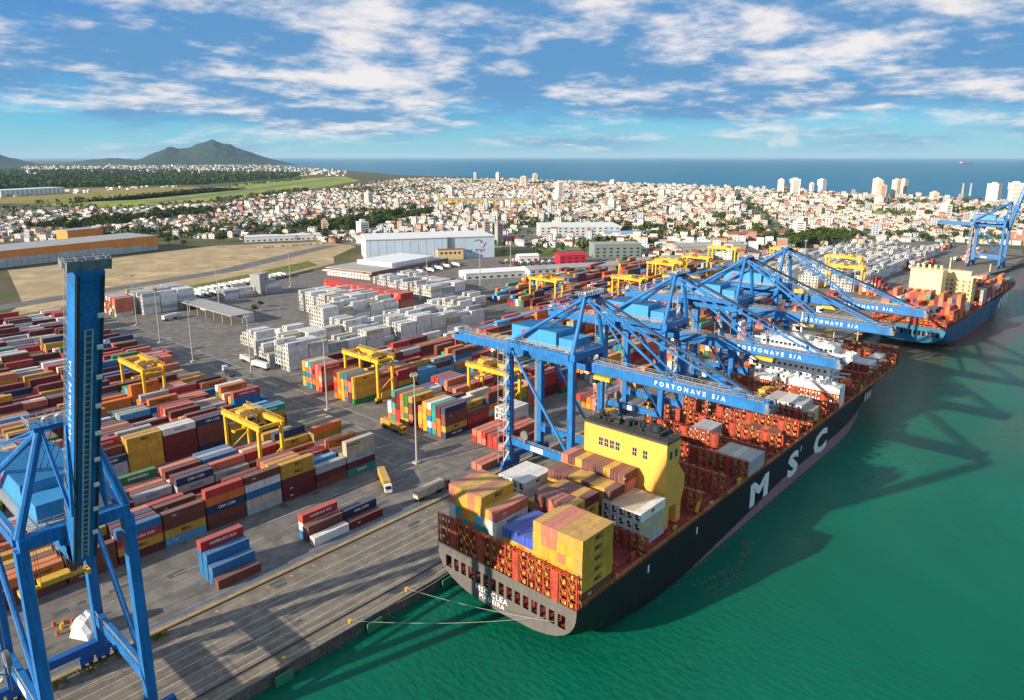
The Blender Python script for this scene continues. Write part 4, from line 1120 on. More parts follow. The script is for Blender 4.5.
for nm, x0, y0, cc in (('stepped orange pile near the teal ship', 630, 163, 'orange'), ('stepped red and white pile near the teal ship', 664, 164, 'red'), ('small stepped red pile on the far quay', 562, 167, 'red'), ('low pile under the farthest crane', 420, 176, 'coral')):
    block(nm, x0, 1, y0, 5, lambda c, r: r//1+1 if r < 4 else 4, [cc, cc, 'maroon', 'white'], rr)
for k, x0 in enumerate((252, 290, 330, 372, 455, 505)):
    block('%s row behind blue cranes' % nth(k), x0, 2, 176 + (k % 3)*3, 4, lambda c, r: rr.choice((1, 2, 2, 3)), MIX_R, rr)
# on the black ship: bays along x, nineteen rows from starboard
RW, CB = 2.42, 12.80
SB0 = SYC - SB/2 + 0.2
def deck(where, x, rows, tiers, mix, kind='dry', fixed=None, ncol=1, px=6.25, L=CL):
    block(where, x, ncol, SB0 + rows[0]*RW, len(rows), (lambda c, r: tiers) if not callable(tiers) else tiers, mix, rr, py=RW, base=CB, kind=kind, fixed=fixed, px=px, L=L)
YM = ['yellow']*6 + ['coral']*3 + ['beige', 'brown']
deck('starboard stack at the stern', 117.2, range(0, 6), 6, YM, fixed=lambda c, r, t: 'brown' if t == 0 and r == 0 else ('coral' if (r in (3, 4) and t > 3) else 'yellow' if r < 2 or rr.random() < .75 else None))
deck('low blue-topped stack at the stern', 117.2, range(6, 10), lambda c, r: 4, YM, fixed=lambda c, r, t: 'royal blue' if t == 3 else ('orange' if (r == 1 and t == 2) else None))
deck('low gap row at the stern', 117.2, range(10, 11), 2, YM)
deck('port stack at the stern', 117.2, range(11, 18), lambda c, r: 5 if r < 2 else 6, YM, fixed=lambda c, r, t: ('yellow' if r in (1, 2, 4, 5) else 'coral') if t > 3 else (rr.choice(['pale blue', 'white', 'teal', 'orange', 'yellow', 'beige', 'coral']) if t > 1 else None))
BY = ['yellow']*5 + ['brown']*3 + ['maroon']*2 + ['coral']*2
deck('middle stack, second ship bay', 132.0, range(6, 13), lambda c, r: 5 if r < 5 else 4, BY, ncol=2, L=5.9)
deck('middle stack, third ship bay', 146.4, range(5, 14), lambda c, r: 5 + (1 if c else 0), BY, ncol=2, L=5.9)
deck('white starboard stack by yellow casing', 145.6, range(1, 6), 4, ['white', 'white', 'beige', 'grey'], kind='reefer')
deck('white port stack by yellow casing', 139.0, range(15, 19), 4, ['white'], kind='reefer')
for nm, xi, rows, tr in (('white stack above the letter M', 2, range(0, 5), 2), ('white port stack amidships', 1, range(11, 18), 3), ('white port stack before the bridge', 5, range(11, 17), 4), ('white centre stack before the bridge', 6, range(1, 8), 3), ('white inner stack amidships', 3, range(9, 12), 2)):
    deck(nm, MID[xi], rows, lambda c, r, tr=tr: tr if not (nm.startswith('white centre') and r == 0) else tr-1, ['white', 'white', 'beige', 'grey'], kind='reefer')
deck('white stack near the bow', FWD[2], range(2, 9), 2, ['white', 'white', 'grey'], kind='reefer')
deck('small white stack near the bow', FWD[3], range(2, 4), 2, ['white'], kind='reefer')
deck('dark port stack near the bow', FWD[0], range(10, 17), 2, ['navy', 'maroon', 'brown'])
deck('brown pile before the bridge', MID[4], range(2, 9), lambda c, r: 1, ['maroon', 'brown', 'orange'])
# on the teal ship
for k, s in enumerate((2.0, 16.4, 30.9, 45.8, 94.4, 109, 123.5, 138, 152.5, 167, 181.6)):
    bb = min(hpt2(s, 1)[1], hpt2(s+12.2, 1)[1]) - 0.4; n = int(2*bb/2.46)
    lvl = (2, 3, 5, 4, 4, 4, 4, 3, 4, 3, 3)[k]
    block('%s bay of the teal ship' % nth(k), s, 1, -n*2.46/2, n, lambda c, r, lvl=lvl: max(1, lvl + rr.choice((-1, 0, 0, 0, 1))), MIX_S2, rr, py=2.46, base=12.0, M=SHIP2M)

CAMP = Vector((0, 0, CAMH))
def score(s):
    p = Vector(s['p']) + Vector((0, 0, 1.3))
    if s['M'] is not None: p = s['M'] @ p
    u, v, d = project(p)
    if not (-6 < u < 1030 and 0 < v < 706): return 0
    a = 0.0
    if s['side']: a += 22
    if s['top']: a += 15
    if s['end']: a += 5
    return a / (p-CAMP).length_squared
for s in SPECS: s['s'] = score(s)
def body_mesh(name, L, H, m, reefer=False):
    b = MB(); w = CW; e = 0.055
    b.box(-L/2+e, -w/2+e, 0.14, L/2-e, w/2-e, H-0.03)
    for x in (-L/2, L/2-0.16):
        for y in (-w/2, w/2-0.16): b.box(x, y, 0, x+0.16, y+0.16, H)
    for y in (-w/2+0.002, w/2-0.112):
        b.box(-L/2+.16, y, 0.02, L/2-.16, y+0.11, 0.18); b.box(-L/2+.16, y, H-0.12, L/2-.16, y+0.11, H-0.012)
    for x in (-L/2+0.003, L/2-0.113):
        b.box(x, -w/2+.16, 0.02, x+0.11, w/2-.16, 0.18); b.box(x, -w/2+.16, H-0.12, x+0.11, w/2-.16, H-0.012)
    if not reefer:
        n = int(L/0.9)
        for i in range(n):      # pressed side panels
            x = -L/2 + 0.3 + (L-0.6)*i/n; q = (L-0.6)/n*0.5
            b.box(x, -w/2+0.022, 0.185, x+q, -w/2+e+0.002, H-0.125); b.box(x, w/2-e-0.002, 0.185, x+q, w/2-0.022, H-0.125)
            b.box(x, -w/2+.2, H-0.032, x+q, w/2-.2, H-0.006)
    return b.mesh(name, m)
def door_mesh(L, y0, y1, H):
    b = MB(); b.box(-L/2+0.005, y0, 0.2, -L/2+0.05, y1, H-0.14); return b.mesh('door', CONT)
def rods(L, y0, y1, H):
    b = MB()
    for t in (0.28, 0.72):
        y = y0 + (y1-y0)*t; b.box(-L/2-0.045, y-0.022, 0.1, -L/2-0.001, y+0.022, H-0.06)
    return b.mesh('lock_rod', GREYM)
CM = {}
for L in (CL, 5.9):
    CM[L] = dict(body=body_mesh('container', L, CH, CONT), doors=[(door_mesh(L, -1.08, -0.02, CH), rods(L, -1.08, -0.02, CH)), (door_mesh(L, 0.02, 1.08, CH), rods(L, 0.02, 1.08, CH))])
RB = body_mesh('refrigerated_container', CL, RH, CONT, True)
b = MB(); b.box(-CL/2-0.03, -1.0, 0.25, -CL/2+0.06, 1.0, RH-0.2); RU = b.mesh('cooling_unit', mat('unit_white', (0.60,0.60,0.57), 0.5, 0.15, 1.0))
b = MB(); b.tube((-CL/2-0.034, 0.0, RH-0.85), (-CL/2-0.075, 0.0, RH-0.85), 0.48, 14); b.box(-CL/2-0.07, -0.85, 0.45, -CL/2-0.034, 0.25, 1.15); RF = b.mesh('fan_grille', DARK)
TW = mat('text_white', (0.75,0.75,0.74), 0.5, 0.0); TD = mat('text_dark', (0.035,0.03,0.025), 0.5, 0.0); TB = mat('text_teal', (0.05,0.30,0.36), 0.5, 0.0)
WORDS = {'yellow': ('MSC', TD, 1.5), 'orange': ('Hapag-Lloyd', TD, 1.25), 'grey': ('MAERSK', TB, 1.2), 'white': ('MAERSK', TB, 1.2), 'magenta': ('ONE', TW, 1.6), 'teal': ('MAERSK', TW, 1.1), 'red': ('HAMBURG SUD', TW, 1.1), 'navy': ('CMA CGM', TW, 1.2), 'blue': ('CMA CGM', TW, 1.2), 'green': ('EVERGREEN', TW, 1.2), 'brown': ('CAI', TW, 0.8), 'maroon': ('TEX', TW, 0.7), 'beige': ('Hamburg Sud', TD, 1.0)}
P_W = {'yellow': .95, 'orange': .6, 'grey': .7, 'white': .5, 'magenta': 1, 'teal': .8, 'red': .4, 'navy': .6, 'blue': .5, 'green': .8, 'brown': .25, 'maroon': .2, 'beige': .3}
rw = random.Random(9)
TIERN = ['bottom', 'second', 'third', 'fourth', 'fifth', 'sixth', 'seventh']
def label(s):
    noun = 'reefer' if s['kind'] == 'reefer' else 'container'
    colw = s['col'] + (' short' if s['L'] < 7 else '')
    row = 'front row' if s['r'] == 0 else '%s row' % nth(s['r'])
    tier = TIERN[s['t']] + ' tier'
    if s['n'] > 1: return '%s %s, %s, %s, stack %s from right, %s' % (colw, noun, tier, row, nth(s['n']-1-s['c']), s['where'])
    return '%s %s, %s, %s from water, %s' % (colw, noun, tier, row, s['where'])
rest = []
for kind, most in (('dry', 300), ('reefer', 280)):
    lst = sorted([s for s in SPECS if s['kind'] == kind], key=lambda s: -s['s'])
    keep = [s for s in lst[:most] if s['s'] > 0]
    rest.append((kind, lst[len(keep):]))
    for s in keep:
        p = s['p']; rz = 0
        if s['M'] is not None: p = tuple(s['M'] @ Vector(p)); rz = rad(-2.0)
        if s['L'] < 7: p = (p[0] - CL/2 + 3.0, p[1], p[2])
        c = (*s['rgb'], 1)
        if kind == 'dry':
            o = link('container', CM[s['L']]['body'], None, p, rz, s['rgb'])
            tag(o, label(s), 'container', 'containers stacked in the yard and on the ships')
            if s['end']:
                for dm, rm in CM[s['L']]['doors']:
                    d = link('door', dm, o, color=s['rgb']); link('lock_rod', rm, d)
            if s['side'] and rw.random() < P_W.get(s['col'], 0.2) and s['s'] > 22/330**2:
                tx, m_, sz = WORDS.get(s['col'], ('TEX', TW, .7))
                if s['L'] < 7: sz *= 0.8
                lo = text_on(tx, sz, m_, o, (0.2 if sz > 1 else -3.0, -CW/2-0.02, CH*0.52), '-y')
        else:
            o = link('refrigerated_container', RB, None, p, rz, s['rgb'])
            tag(o, label(s), 'refrigerated container', 'white refrigerated containers stacked in blocks')
            if s['end']:
                u = link('cooling_unit', RU, o); link('fan_grille', RF, u)
            if s['side'] and s['t'] > 1 and rw.random() < 0.35 and s['s'] > 22/330**2:
                text_on('MSC', 0.9, TD, o, (0, -CW/2-0.02, RH*0.55), '-y')
for kind, lst in rest:
    b = MB(); h = CH if kind == 'dry' else RH
    for s in lst:
        x, y, z = s['p']; L = s['L']
        if L < 7: x = x - CL/2 + 3.0
        k0 = len(b.v)
        b.box(x-L/2, y-CW/2, z, x+L/2, y+CW/2, z+h, 0, s['rgb'], 'b' if z > 0.2 else 'b')
        if kind == 'reefer' and s['end']: b.face([(x-L/2-0.03, y+.7, z+.4), (x-L/2-0.03, y-.7, z+.4), (x-L/2-0.03, y-.7, z+2.3), (x-L/2-0.03, y+.7, z+2.3)], 0, (0.06, 0.06, 0.06))
        if s['M'] is not None:
            for i in range(k0, len(b.v)): b.v[i] = tuple(s['M'] @ Vector(b.v[i]))
    tag(b.build('far_containers' if kind == 'dry' else 'far_refrigerated_containers', CONT_M), kind='stuff')
# ---------------------------------------------------------------- buildings round the terminal
def inpoly(x, y, P):
    c = False; j = len(P)-1
    for i in range(len(P)):
        if (P[i][1] > y) != (P[j][1] > y) and x < (P[j][0]-P[i][0])*(y-P[i][1])/(P[j][1]-P[i][1]) + P[i][0]: c = not c
        j = i
    return c
def hall(name, label, cat, a, b_, depth, h, wallm, roofm, gable=0.0, over=0.0):
    """building whose near wall runs a -> b_ on the ground; returns root with wall and roof; local x along the near wall, y away"""
    a = Vector((*a, 0)); b_ = Vector((*b_, 0)); d = b_-a; L = d.length
    r = thing(name, label, cat, (a.x, a.y, 0.06), math.atan2(d.y, d.x))
    w = MB().box(0, 0, 0, L, depth, h); 
    if gable: w.face([(0,0,h),(0,depth/2,h+gable),(0,depth,h)]); w.face([(L,0,h),(L,depth,h),(L,depth/2,h+gable)])
    w = w.build('wall', wallm, r)
    b = MB()
    if gable:
        t = 0.3
        for y0, z0, y1, z1 in ((-over, h-0.02, depth/2, h+gable+.02), (depth/2, h+gable+.02, depth+over, h-0.02)):
            b.face([(-over,y0,z0+t),(L+over,y0,z0+t),(L+over,y1,z1+t),(-over,y1,z1+t)]); b.face([(-over,y0,z0),(-over,y1,z1),(L+over,y1,z1),(L+over,y0,z0)])
            b.face([(-over,y0,z0),(L+over,y0,z0),(L+over,y0,z0+t),(-over,y0,z0+t)]) if y0 < depth/2 else None
    else:
        b.box(-over-0.3, -over-0.3, h+0.01, L+over+0.3, depth+over+0.3, h+0.6)
    rf = b.build('roof', roofm, r)
    return r, w, rf, L
BW = mat('pale_blue_cladding', (0.50,0.62,0.72), 0.6, 0.08, 0.05, streak=0.1)
BRICK = mat('brown_brick', (0.22,0.115,0.075), 0.85, 0.15, 0.3)
ORW = mat('orange_cladding', (0.74,0.26,0.045), 0.7, 0.12, 0.06)
PANELW = mat('grey_white_panels', (0.46,0.50,0.50), 0.7, 0.15, 0.08)
MAG = mat('logo_magenta', (0.35,0.02,0.12), 0.6, 0.05); NAVYM = mat('logo_navy', (0.03,0.03,0.10), 0.6, 0.05)
# the big cold store
r, w, rf, L = hall('cold_store', 'tall white and pale blue cold store with dark swoosh emblem, behind the yard', 'warehouse', (469, 636), (592, 560), 62, 24, BW, WHITE)
MB().box(-0.35, 0.2, 0.2, -0.02, 61.8, 23.9).build('end_wall', WHITE, r)
for k in range(16):
    if k not in (10, 11, 13, 14, 15): MB().box(4+k*8.8, -0.16, 0.3, 4.25+k*8.8, -0.01, 23.8).build('panel_rib', BW, r)
MB().box(-.5, -.5, 23.2, L+.5, -.03, 24.0).build('eaves_trim', mat('trim_grey', (0.30,0.31,0.32), 0.6, 0.1), r)
MB().box(L*0.62, -1.6, 0, L*0.645, -0.02, 24.2).build('duct', mat('dark_grey_metal', (0.12,0.125,0.13), 0.5, 0.1), r)
b = MB(); N = 18
for i in range(N):
    a0, a1 = rad(20 + 130*i/N), rad(20 + 130*(i+1)/N)
    wd = lambda a: 0.9*math.sin((a-rad(20))/rad(130)*math.pi)+0.15
    c = L*0.875
    for q in (0,):
        b.face([(c+6.6*math.cos(a0)-1, -0.10, 14+6.6*math.sin(a0)), (c+6.6*math.cos(a1)-1, -0.10, 14+6.6*math.sin(a1)), (c+(6.6-wd(a1))*math.cos(a1)-1, -0.10, 14+(6.6-wd(a1))*math.sin(a1)), (c+(6.6-wd(a0))*math.cos(a0)-1, -0.10, 14+(6.6-wd(a0))*math.sin(a0))])
b.build('emblem', NAVYM, w)
b = MB(); b.beam((L*0.93, -0.12, 17), (L*0.905, -0.12, 11.5), 0.3, 0.8); b.beam((L*0.895, -0.12, 19.2), (L*0.885, -0.12, 16.6), 0.3, 0.7); b.build('emblem', MAG, w)
text_on('PORT', 4.6, MAG, w, (L*0.885, -0.10, 8.0), '-y')
text_on('ICE', 4.0, NAVYM, w, (L*0.80, -0.10, 8.0), '-y')
r, w, rf, L = hall('loading_annex', 'low brown brick loading annex with white roof before the cold store', 'warehouse', (398, 533), (512, 552), 60, 7.5, BRICK, CONC)
MB().box(L*0.28, 4, 8.12, L*0.83, 50, 12).build('roof_block', WHITE, r)
for k in range(14): MB().box(-0.06, 3+k*4, 0.4, -0.02, 5.8+k*4, 4.2).build('dock_door', WHITE, w)
MB().box(-4.5, 0, 5.2, -0.05, 60, 6.0).build('canopy', WHITE, r)
for k in range(8): MB().box(6+k*14, -0.06, 0.2, 12+k*14, -0.02, 4.6).build('dock_door', PANELW, w)
r, w, rf, L = hall('beige_control_block', 'small cream and brick block against the cold store wall', 'building', (532, 590), (556, 574), 12, 11, mat('cream_render', (0.62,0.45,0.24), 0.8, 0.1), BRICK)
for k in range(5): MB().box(3+k*5, -.05, 6, 5.5+k*5, -.02, 8.5).build('window', GLASS, w)
# the long orange warehouse
r, w, rf, L = hall('orange_warehouse', 'long orange warehouse with pale panel lower wall, left edge beyond bare earth', 'warehouse', (150, 872), (362, 916), 62, 17, ORW, ROOFG)
b = MB()
for k in range(30):
    x0 = 3 + k*7.1; hh = 4.5 if (k < 3 or k > 27) else 9.6 if k < 22 else 7.4
    b.box(x0, -0.5, 0.1, x0+6.7, -0.05, hh*0.49); b.box(x0, -0.5, hh*0.51, x0+6.7, -0.05, hh)
b.build('panel_row', PANELW, w)
r, w, rf, L = hall('rear_orange_block', 'smaller orange block behind the long orange warehouse roof', 'building', (300, 1040), (345, 1050), 26, 19, ORW, ROOFG)
MB().box(10, -0.3, 3, 20, -0.03, 9).build('door', PANELW, w)
# concrete tower, shed, and the halls behind the coloured yard
r, w, rf, L = hall('concrete_tower', 'plain grey concrete tower by the parked lorries', 'tower', (291, 541), (303, 548), 9, 17.5, mat('tower_concrete', (0.36,0.36,0.35), 0.8, 0.15, 0.2, streak=.2), CONC)
MB().box(4, -.05, 0.1, 6, -.02, 2.4).build('door', DARK, w); MB().box(8, -.05, 12, 10, -.02, 13.5).build('window', GLASS, w)
r = thing('open_shed', 'open sided shed with flat grey roof on the left yard', 'shed', (223, 457, 0.05), rad(91))
b = MB(); b.box(0, -17, 6.2, 100, 0, 6.7); b.build('roof', ROOFG, r)
for k in range(9):
    for y in (-0.6, -16.4): MB().box(1+k*12.2, y-.25, 0, 1.5+k*12.2, y+.25, 6.19).build('post', CONC, r)
b = MB(); b.box(0.3, -16.9, 0, 0.6, -8, 6.19); b.box(60, -12, 0, 99, -11.7, 6.19); b.build('wall', PANELW, r)
for nm, lb, a, c, dp, h, wm, rm, gb in (
    ('grey_hall', 'low grey hall behind a yellow gantry crane, left of the two red sheds', (505, 432), (592, 386), 26, 8, PANELW, ROOFG, 2.0),
    ('white_tent_hall', 'low white roofed hall on bare ground left of the grey hall', (458, 470), (515, 440), 24, 6, PANELW, WHITE, 2.0),
    ('red_shed', 'bright red shed with twin gables among parked lorries', (596, 468), (622, 452), 16, 9, mat('red_cladding', (0.50,0.02,0.05), 0.6, 0.1), mat('red_roof', (0.42,0.02,0.05), 0.6, 0.1), 3.0),
    ('grey_green_office', 'grey green four storey office block beside the red shed', (662, 470), (705, 435), 24, 15, mat('grey_green_wall', (0.20,0.25,0.23), 0.7, 0.1), ROOFG, 0),
    ('white_warehouse', 'big white box warehouse behind the grey green office', (770, 640), (850, 560), 60, 17, PANELW, WHITE, 0),
    ('long_grey_shed', 'long low grey shed right of the grey green office', (640, 400), (735, 360), 16, 6, CONC_D, ROOFG, 1.5),
    ('gantry_side_shed', 'wide pale grey shed behind the lone yellow gantry crane', (735, 405), (800, 352), 40, 11, CONC, ROOFG, 2.5),
    ('blue_white_shop', 'white shop with pale blue gable before the trees', (812, 560), (858, 520), 26, 9, WHITE, mat('blue_roof', (0.20,0.36,0.50), 0.6, 0.1), 2.5),
    ('yellow_factory', 'long yellow factory with grey roof in mid town', (1165, 1290), (1300, 1125), 60, 12, mat('factory_yellow', (0.55,0.36,0.03), 0.7, 0.1), ROOFG, 3.0),
    ('white_school', 'long white three storey school beside the port trees', (905, 425), (975, 372), 14, 11, mat('school_white', (0.66,0.60,0.48), 0.8, 0.08), mat('terracotta_roof', (0.32,0.11,0.055), 0.8, 0.15, 0.2), 2.5),
    ('pink_kiosk', 'small pink building left of the port gate road', (705, 655), (730, 640), 14, 7, mat('pink_wall', (0.60,0.16,0.24), 0.8, 0.1), ROOFG, 1.5),
    ('white_gate_house', 'white arched gate house by the bare road', (580, 512), (600, 500), 12, 6, WHITE, WHITE, 2.0),
    ('white_depot', 'white depot with flat roof beside parked cars, left of the dirt lot', (470, 905), (560, 860), 22, 7, WHITE, WHITE, 0),
    ('white_hangar', 'pale grey hangar with low roof beside the meadow, far left', (250, 1560), (310, 1600), 40, 9, PANELW, WHITE, 2.0),
    ('airport_building', 'white low terminal building beyond the olive meadow', (560, 2480), (760, 2600), 60, 18, WHITE, WHITE, 0)):
    r, w, rf, L = hall(nm, lb, 'building', a, c, dp, h, wm, rm, gb, 0.4 if gb else 0)
    st = max(1, int(h//4)); n = max(2, min(14, int(L/7)))
    for z in range(st):
        for k in range(n): MB().box(L*(k+.3)/n, -0.08, z*4+1.2, L*(k+.7)/n, -0.02, z*4+2.9).build('window', GLASS, w)
    b = MB(); b.box(-0.08, dp*0.3, 0.1, -0.02, dp*0.3+3.0, 3.2); b.build('door', DARK, w)
# ---------------------------------------------------------------- towers in the town
TOWERS = [(2435,2278,41,22,'slim white tower alone near the shore, leftmost of the shoreline towers'),(2092,1822,38,36,'broad white apartment tower in mid town beside a pink one'),(2548,2152,36,30,'pinkish apartment tower by the shore in mid town'),
 (1482,1169,48,24,'white apartment tower rising alone in the middle of town'),(2401,1623,22,22,'low white block breaking the shoreline roofs'),(2166,859,45,28,'white tower at the left end of the right shoreline cluster'),
 (2194,828,47,38,'widest white tower of the right shoreline cluster'),(2353,834,30,14,'small pale tower between two white shoreline towers'),(2375,811,41,24,'white tower just right of a small pale tower'),
 (2241,610,51,22,'cream tower, left one of the tight beige shoreline group'),(2190,590,48,22,'beige tower, second of the tight shoreline group'),(2120,565,38,26,'lower tan tower standing before the tight shoreline group'),
 (2168,542,51,22,'beige tower, third of the tight shoreline group'),(2234,541,50,18,'cream tower, right one of the tight beige shoreline group'),(2094,306,48,26,'white tower left of the raised boom at the far right'),
 (2127,268,50,38,'broad cream tower behind the raised boom at the far right'),(998,366,25,20,'white seven storey block above the port trees'),(1524,293,26,18,'white block among houses left of the far crane'),
 (613,932,18,14,'brownish block left of the cold store, in front of the trees'),(618,844,21,20,'grey apartment block just left of the cold store'),(1030,1379,30,18,'white and blue block rising above the left trees'),
 (1387,1482,30,26,'white apartment pair left of the yellow factory'),(2463,2456,38,20,'cream shoreline tower left of the slim white tower'),(684,662,28,12,'unfinished grey concrete frame right of the cold store, nearer the wall'),(694,650,25,13,'unfinished grey concrete frame right of the cold store, farther one'),
 (1730,1010,24,22,'white block in the right half of town, left of the sports ground'),(1900,1240,28,20,'cream block in town below the middle shoreline'),(1620,760,20,24,'pale block beside the sports ground'),(1250,700,16,20,'pale square block behind the port trees'),(1800,480,22,22,'white block before the beige shoreline group'),(1330,900,18,22,'white block in mid town, right of the tall lone tower'),(2030,420,26,22,'pale block right of the beige shoreline group')]
for i, (x, y, h, w_, lb) in enumerate(TOWERS):
    grey = 'unfinished' in lb
    c = (0.34,0.33,0.31) if grey else (0.62,0.46,0.32) if ('tan' in lb or 'brown' in lb) else (0.72,0.58,0.46) if ('beige' in lb or 'pink' in lb) else (0.78,0.74,0.66)
    r = thing('apartment_tower', lb, 'apartment building', (x, y, 0.06), rad(20 + 13*(i % 5)), 'apartment towers in the town')
    d = w_*0.62
    wl_ = link('wall', MB().box(-w_/2, -d/2, 0, w_/2, d/2, h).mesh('wall', HOUSE_O), r, color=c)
    for z in range(int(h/3.1)):
        zz = 1.0 + z*3.1      # one band of windows and balconies to a storey, round three sides
        b = MB(); q = w_*0.08
        b.box(-w_/2+q, -d/2-0.06, zz, w_/2-q, -d/2-0.01, zz+1.25); b.build('window_band', GLASS, r)
        MB().box(-w_/2-0.06, -d/2+d*.15, zz, -w_/2-0.01, d/2-d*.15, zz+1.25).build('window_band', GLASS, r)
    for k in range(3):
        a = -w_/2 + w_*(k+.62)/3.2; link('pier', MB().box(a, -d/2-0.5, 0, a+w_*.07, -d/2-0.062, h-.3).mesh('pier', HOUSE_O), r, color=c)
    b = MB(); b.box(-w_/2-.3, -d/2-.3, h+0.01, w_/2+.3, d/2+.3, h+0.9); b.box(-w_*0.2, -d*0.25, h+.9, w_*0.2, d*0.25, h+4.2)
    link('roof', b.mesh('roof', HOUSE_O), r, color=(c[0]*.9, c[1]*.9, c[2]*.9))
# ---------------------------------------------------------------- houses of the town
EXCL = [[(1480,385),(1655,480),(1710,400),(1540,320)], [(1150,1280),(1390,1000),(1460,1050),(1230,1330)], [(590,560),(690,470),(760,520),(640,640)], [(750,650),(860,540),(920,600),(820,720)], [(460,630),(600,540),(640,600),(500,720)], [(140,860),(380,905),(360,1030),(110,980)]]
TREEB = [[(820,545),(900,470),(1000,300),(1110,300),(1080,360),(960,440),(900,560)], [(560,980),(980,1150),(1010,1110),(640,900)], [(330,1330),(700,1500),(720,1440),(360,1270)], [(880,330),(1080,300),(1130,330),(950,410)]]
RNG = random.Random(77)
ang = rad(28); ca, sa = math.cos(ang), math.sin(ang)
WALLC = [(0.72,0.69,0.63)]*6 + [(0.70,0.62,0.46),(0.62,0.50,0.40),(0.55,0.55,0.55),(0.56,0.38,0.28),(0.45,0.52,0.58),(0.42,0.22,0.16)]
ROOFC = [(0.27,0.085,0.042)]*3 + [(0.20,0.065,0.04),(0.40,0.38,0.36),(0.30,0.29,0.28),(0.66,0.64,0.60),(0.66,0.64,0.60),(0.60,0.58,0.55),(0.42,0.20,0.12),(0.22,0.23,0.25)]
HL = []
u = -1500.0
row = 0
while u < 3600:
    v = -900.0; k = 0
    while v < 3300:
        x = u*ca - v*sa + RNG.uniform(-2, 2); y = u*sa + v*ca + RNG.uniform(-2, 2)
        far = math.hypot(x, y)
        step = 11.2 + RNG.uniform(0, 4.5)
        v += step; k += 1
        if k % 9 == 0: v += 9
        if not inpoly(x, y, TOWNP) or any(inpoly(x, y, e) for e in EXCL) or any(inpoly(x, y, e) for e in TREEB): continue
        pu, pv, d = project((x, y, 3))
        if not (-25 < pu < 1050 and d > 0): continue
        if y > 1700 and x < 900: continue
        if any(abs((v if ax_ == 'u' else u) - q_) < 13 for q_, ax_ in AVES): continue
        p = 0.88 if x > 700 else 0.62
        if RNG.random() > p: continue
        big = RNG.random()
        if x < 720 or y > 1500: big *= .84
        st = 1 if big < .42 else 2 if big < .79 else 3 if big < .93 else RNG.choice((4, 5, 6))
        HL.append((d, x, y, ang + RNG.choice((0, math.pi/2)) + RNG.uniform(-.06, .06), RNG.uniform(6.8, 11.5), RNG.uniform(6.5, 10.2), st*2.9, RNG.choice(WALLC), RNG.choice(ROOFC), RNG.random() < 0.62, row, k))
    row += 1
    u += 13.0 if row % 2 else 18.5
HL.sort()
near, farh = HL[:260], HL[260:]
bw = MB().box(-.5, -.5, 0, .5, .5, 1, skip='b').mesh('wall', HOUSE_O)
b = MB(); b.face([(-.54,-.56,.98),(.54,-.56,.98),(.54,0,1.42),(-.54,0,1.42)]); b.face([(.54,.56,.98),(-.54,.56,.98),(-.54,0,1.42),(.54,0,1.42)]); b.face([(-.5,-.5,1),(-.5,0,1.40),(-.5,.5,1)]); b.face([(.5,-.5,1),(.5,.5,1),(.5,0,1.40)])
ROOFT = mat('roof_tile', None, 0.85, 0.25, 0.5, source='object')
RG = b.mesh('roof', ROOFT)
b = MB().box(-.53, -.53, 1.001, .53, .53, 1.06); RFL = b.mesh('roof', ROOFT)
wm = {}
for st in (1, 2, 3, 4, 5, 6):
    ms = []
    for x in (-.28, .26):
        for z in range(st):
            ms.append(MB().box(x-.08, -.512, (z+.35)/st, x+.08, -.503, (z+.75)/st).mesh('window', GLASS)); ms.append(MB().box(-.512, x-.08, (z+.35)/st, -.503, x+.08, (z+.75)/st).mesh('window', GLASS))
    b = MB().box(-.14, -.514, 0, -.04, -.504, .72/st); wm[st] = (ms, b.mesh('door', mat('door_brown', (0.12,0.07,0.04), 0.7, 0.1)))
def cname(c): return {(0.72,0.69,0.63): 'white', (0.70,0.62,0.46): 'cream', (0.62,0.50,0.40): 'tan', (0.55,0.55,0.55): 'grey', (0.56,0.38,0.28): 'salmon', (0.45,0.52,0.58): 'blue grey', (0.42,0.22,0.16): 'brick red'}[c]
def rname(c, g): return ('gabled ' if g else 'flat ') + ({(0.27,0.085,0.042): 'terracotta', (0.20,0.065,0.04): 'dark red', (0.40,0.38,0.36): 'pale grey', (0.30,0.29,0.28): 'grey', (0.66,0.64,0.60): 'white', (0.60,0.58,0.55): 'whitish', (0.42,0.20,0.12): 'rust', (0.22,0.23,0.25): 'slate'}[c])
rows = sorted({h[10] for h in near}); cnt = {}
byrow = {}
for h in near: byrow.setdefault(h[10], []).append(h)
for rw_ in byrow: byrow[rw_].sort(key=lambda h: project((h[1], h[2], 0))[0])
for h in near:
    d, x, y, a, w_, dp, ht, wc, rc, gb, rr_, k = h
    st = max(1, round(ht/2.9)); ri = rows.index(rr_); ci = byrow[rr_].index(h)
    if gb and st > 3: gb = False
    lab = '%s %s-storey house, %s roof, %s from left in the %s street row' % (cname(wc), ('one','two','three','four','five','six')[st-1], rname(rc, gb), nth(ci), nth(ri))
    r = thing('town_house', lab, 'house', (x, y, 0.06), a, 'houses of the town behind the port')
    r.scale = (w_, dp, ht)
    link('wall', bw, r, color=wc); link('roof', RG if gb else RFL, r, color=rc)
    for m_ in wm[st][0]: link('window', m_, r)
    link('door', wm[st][1], r)
b = MB(); fr = random.Random(5)
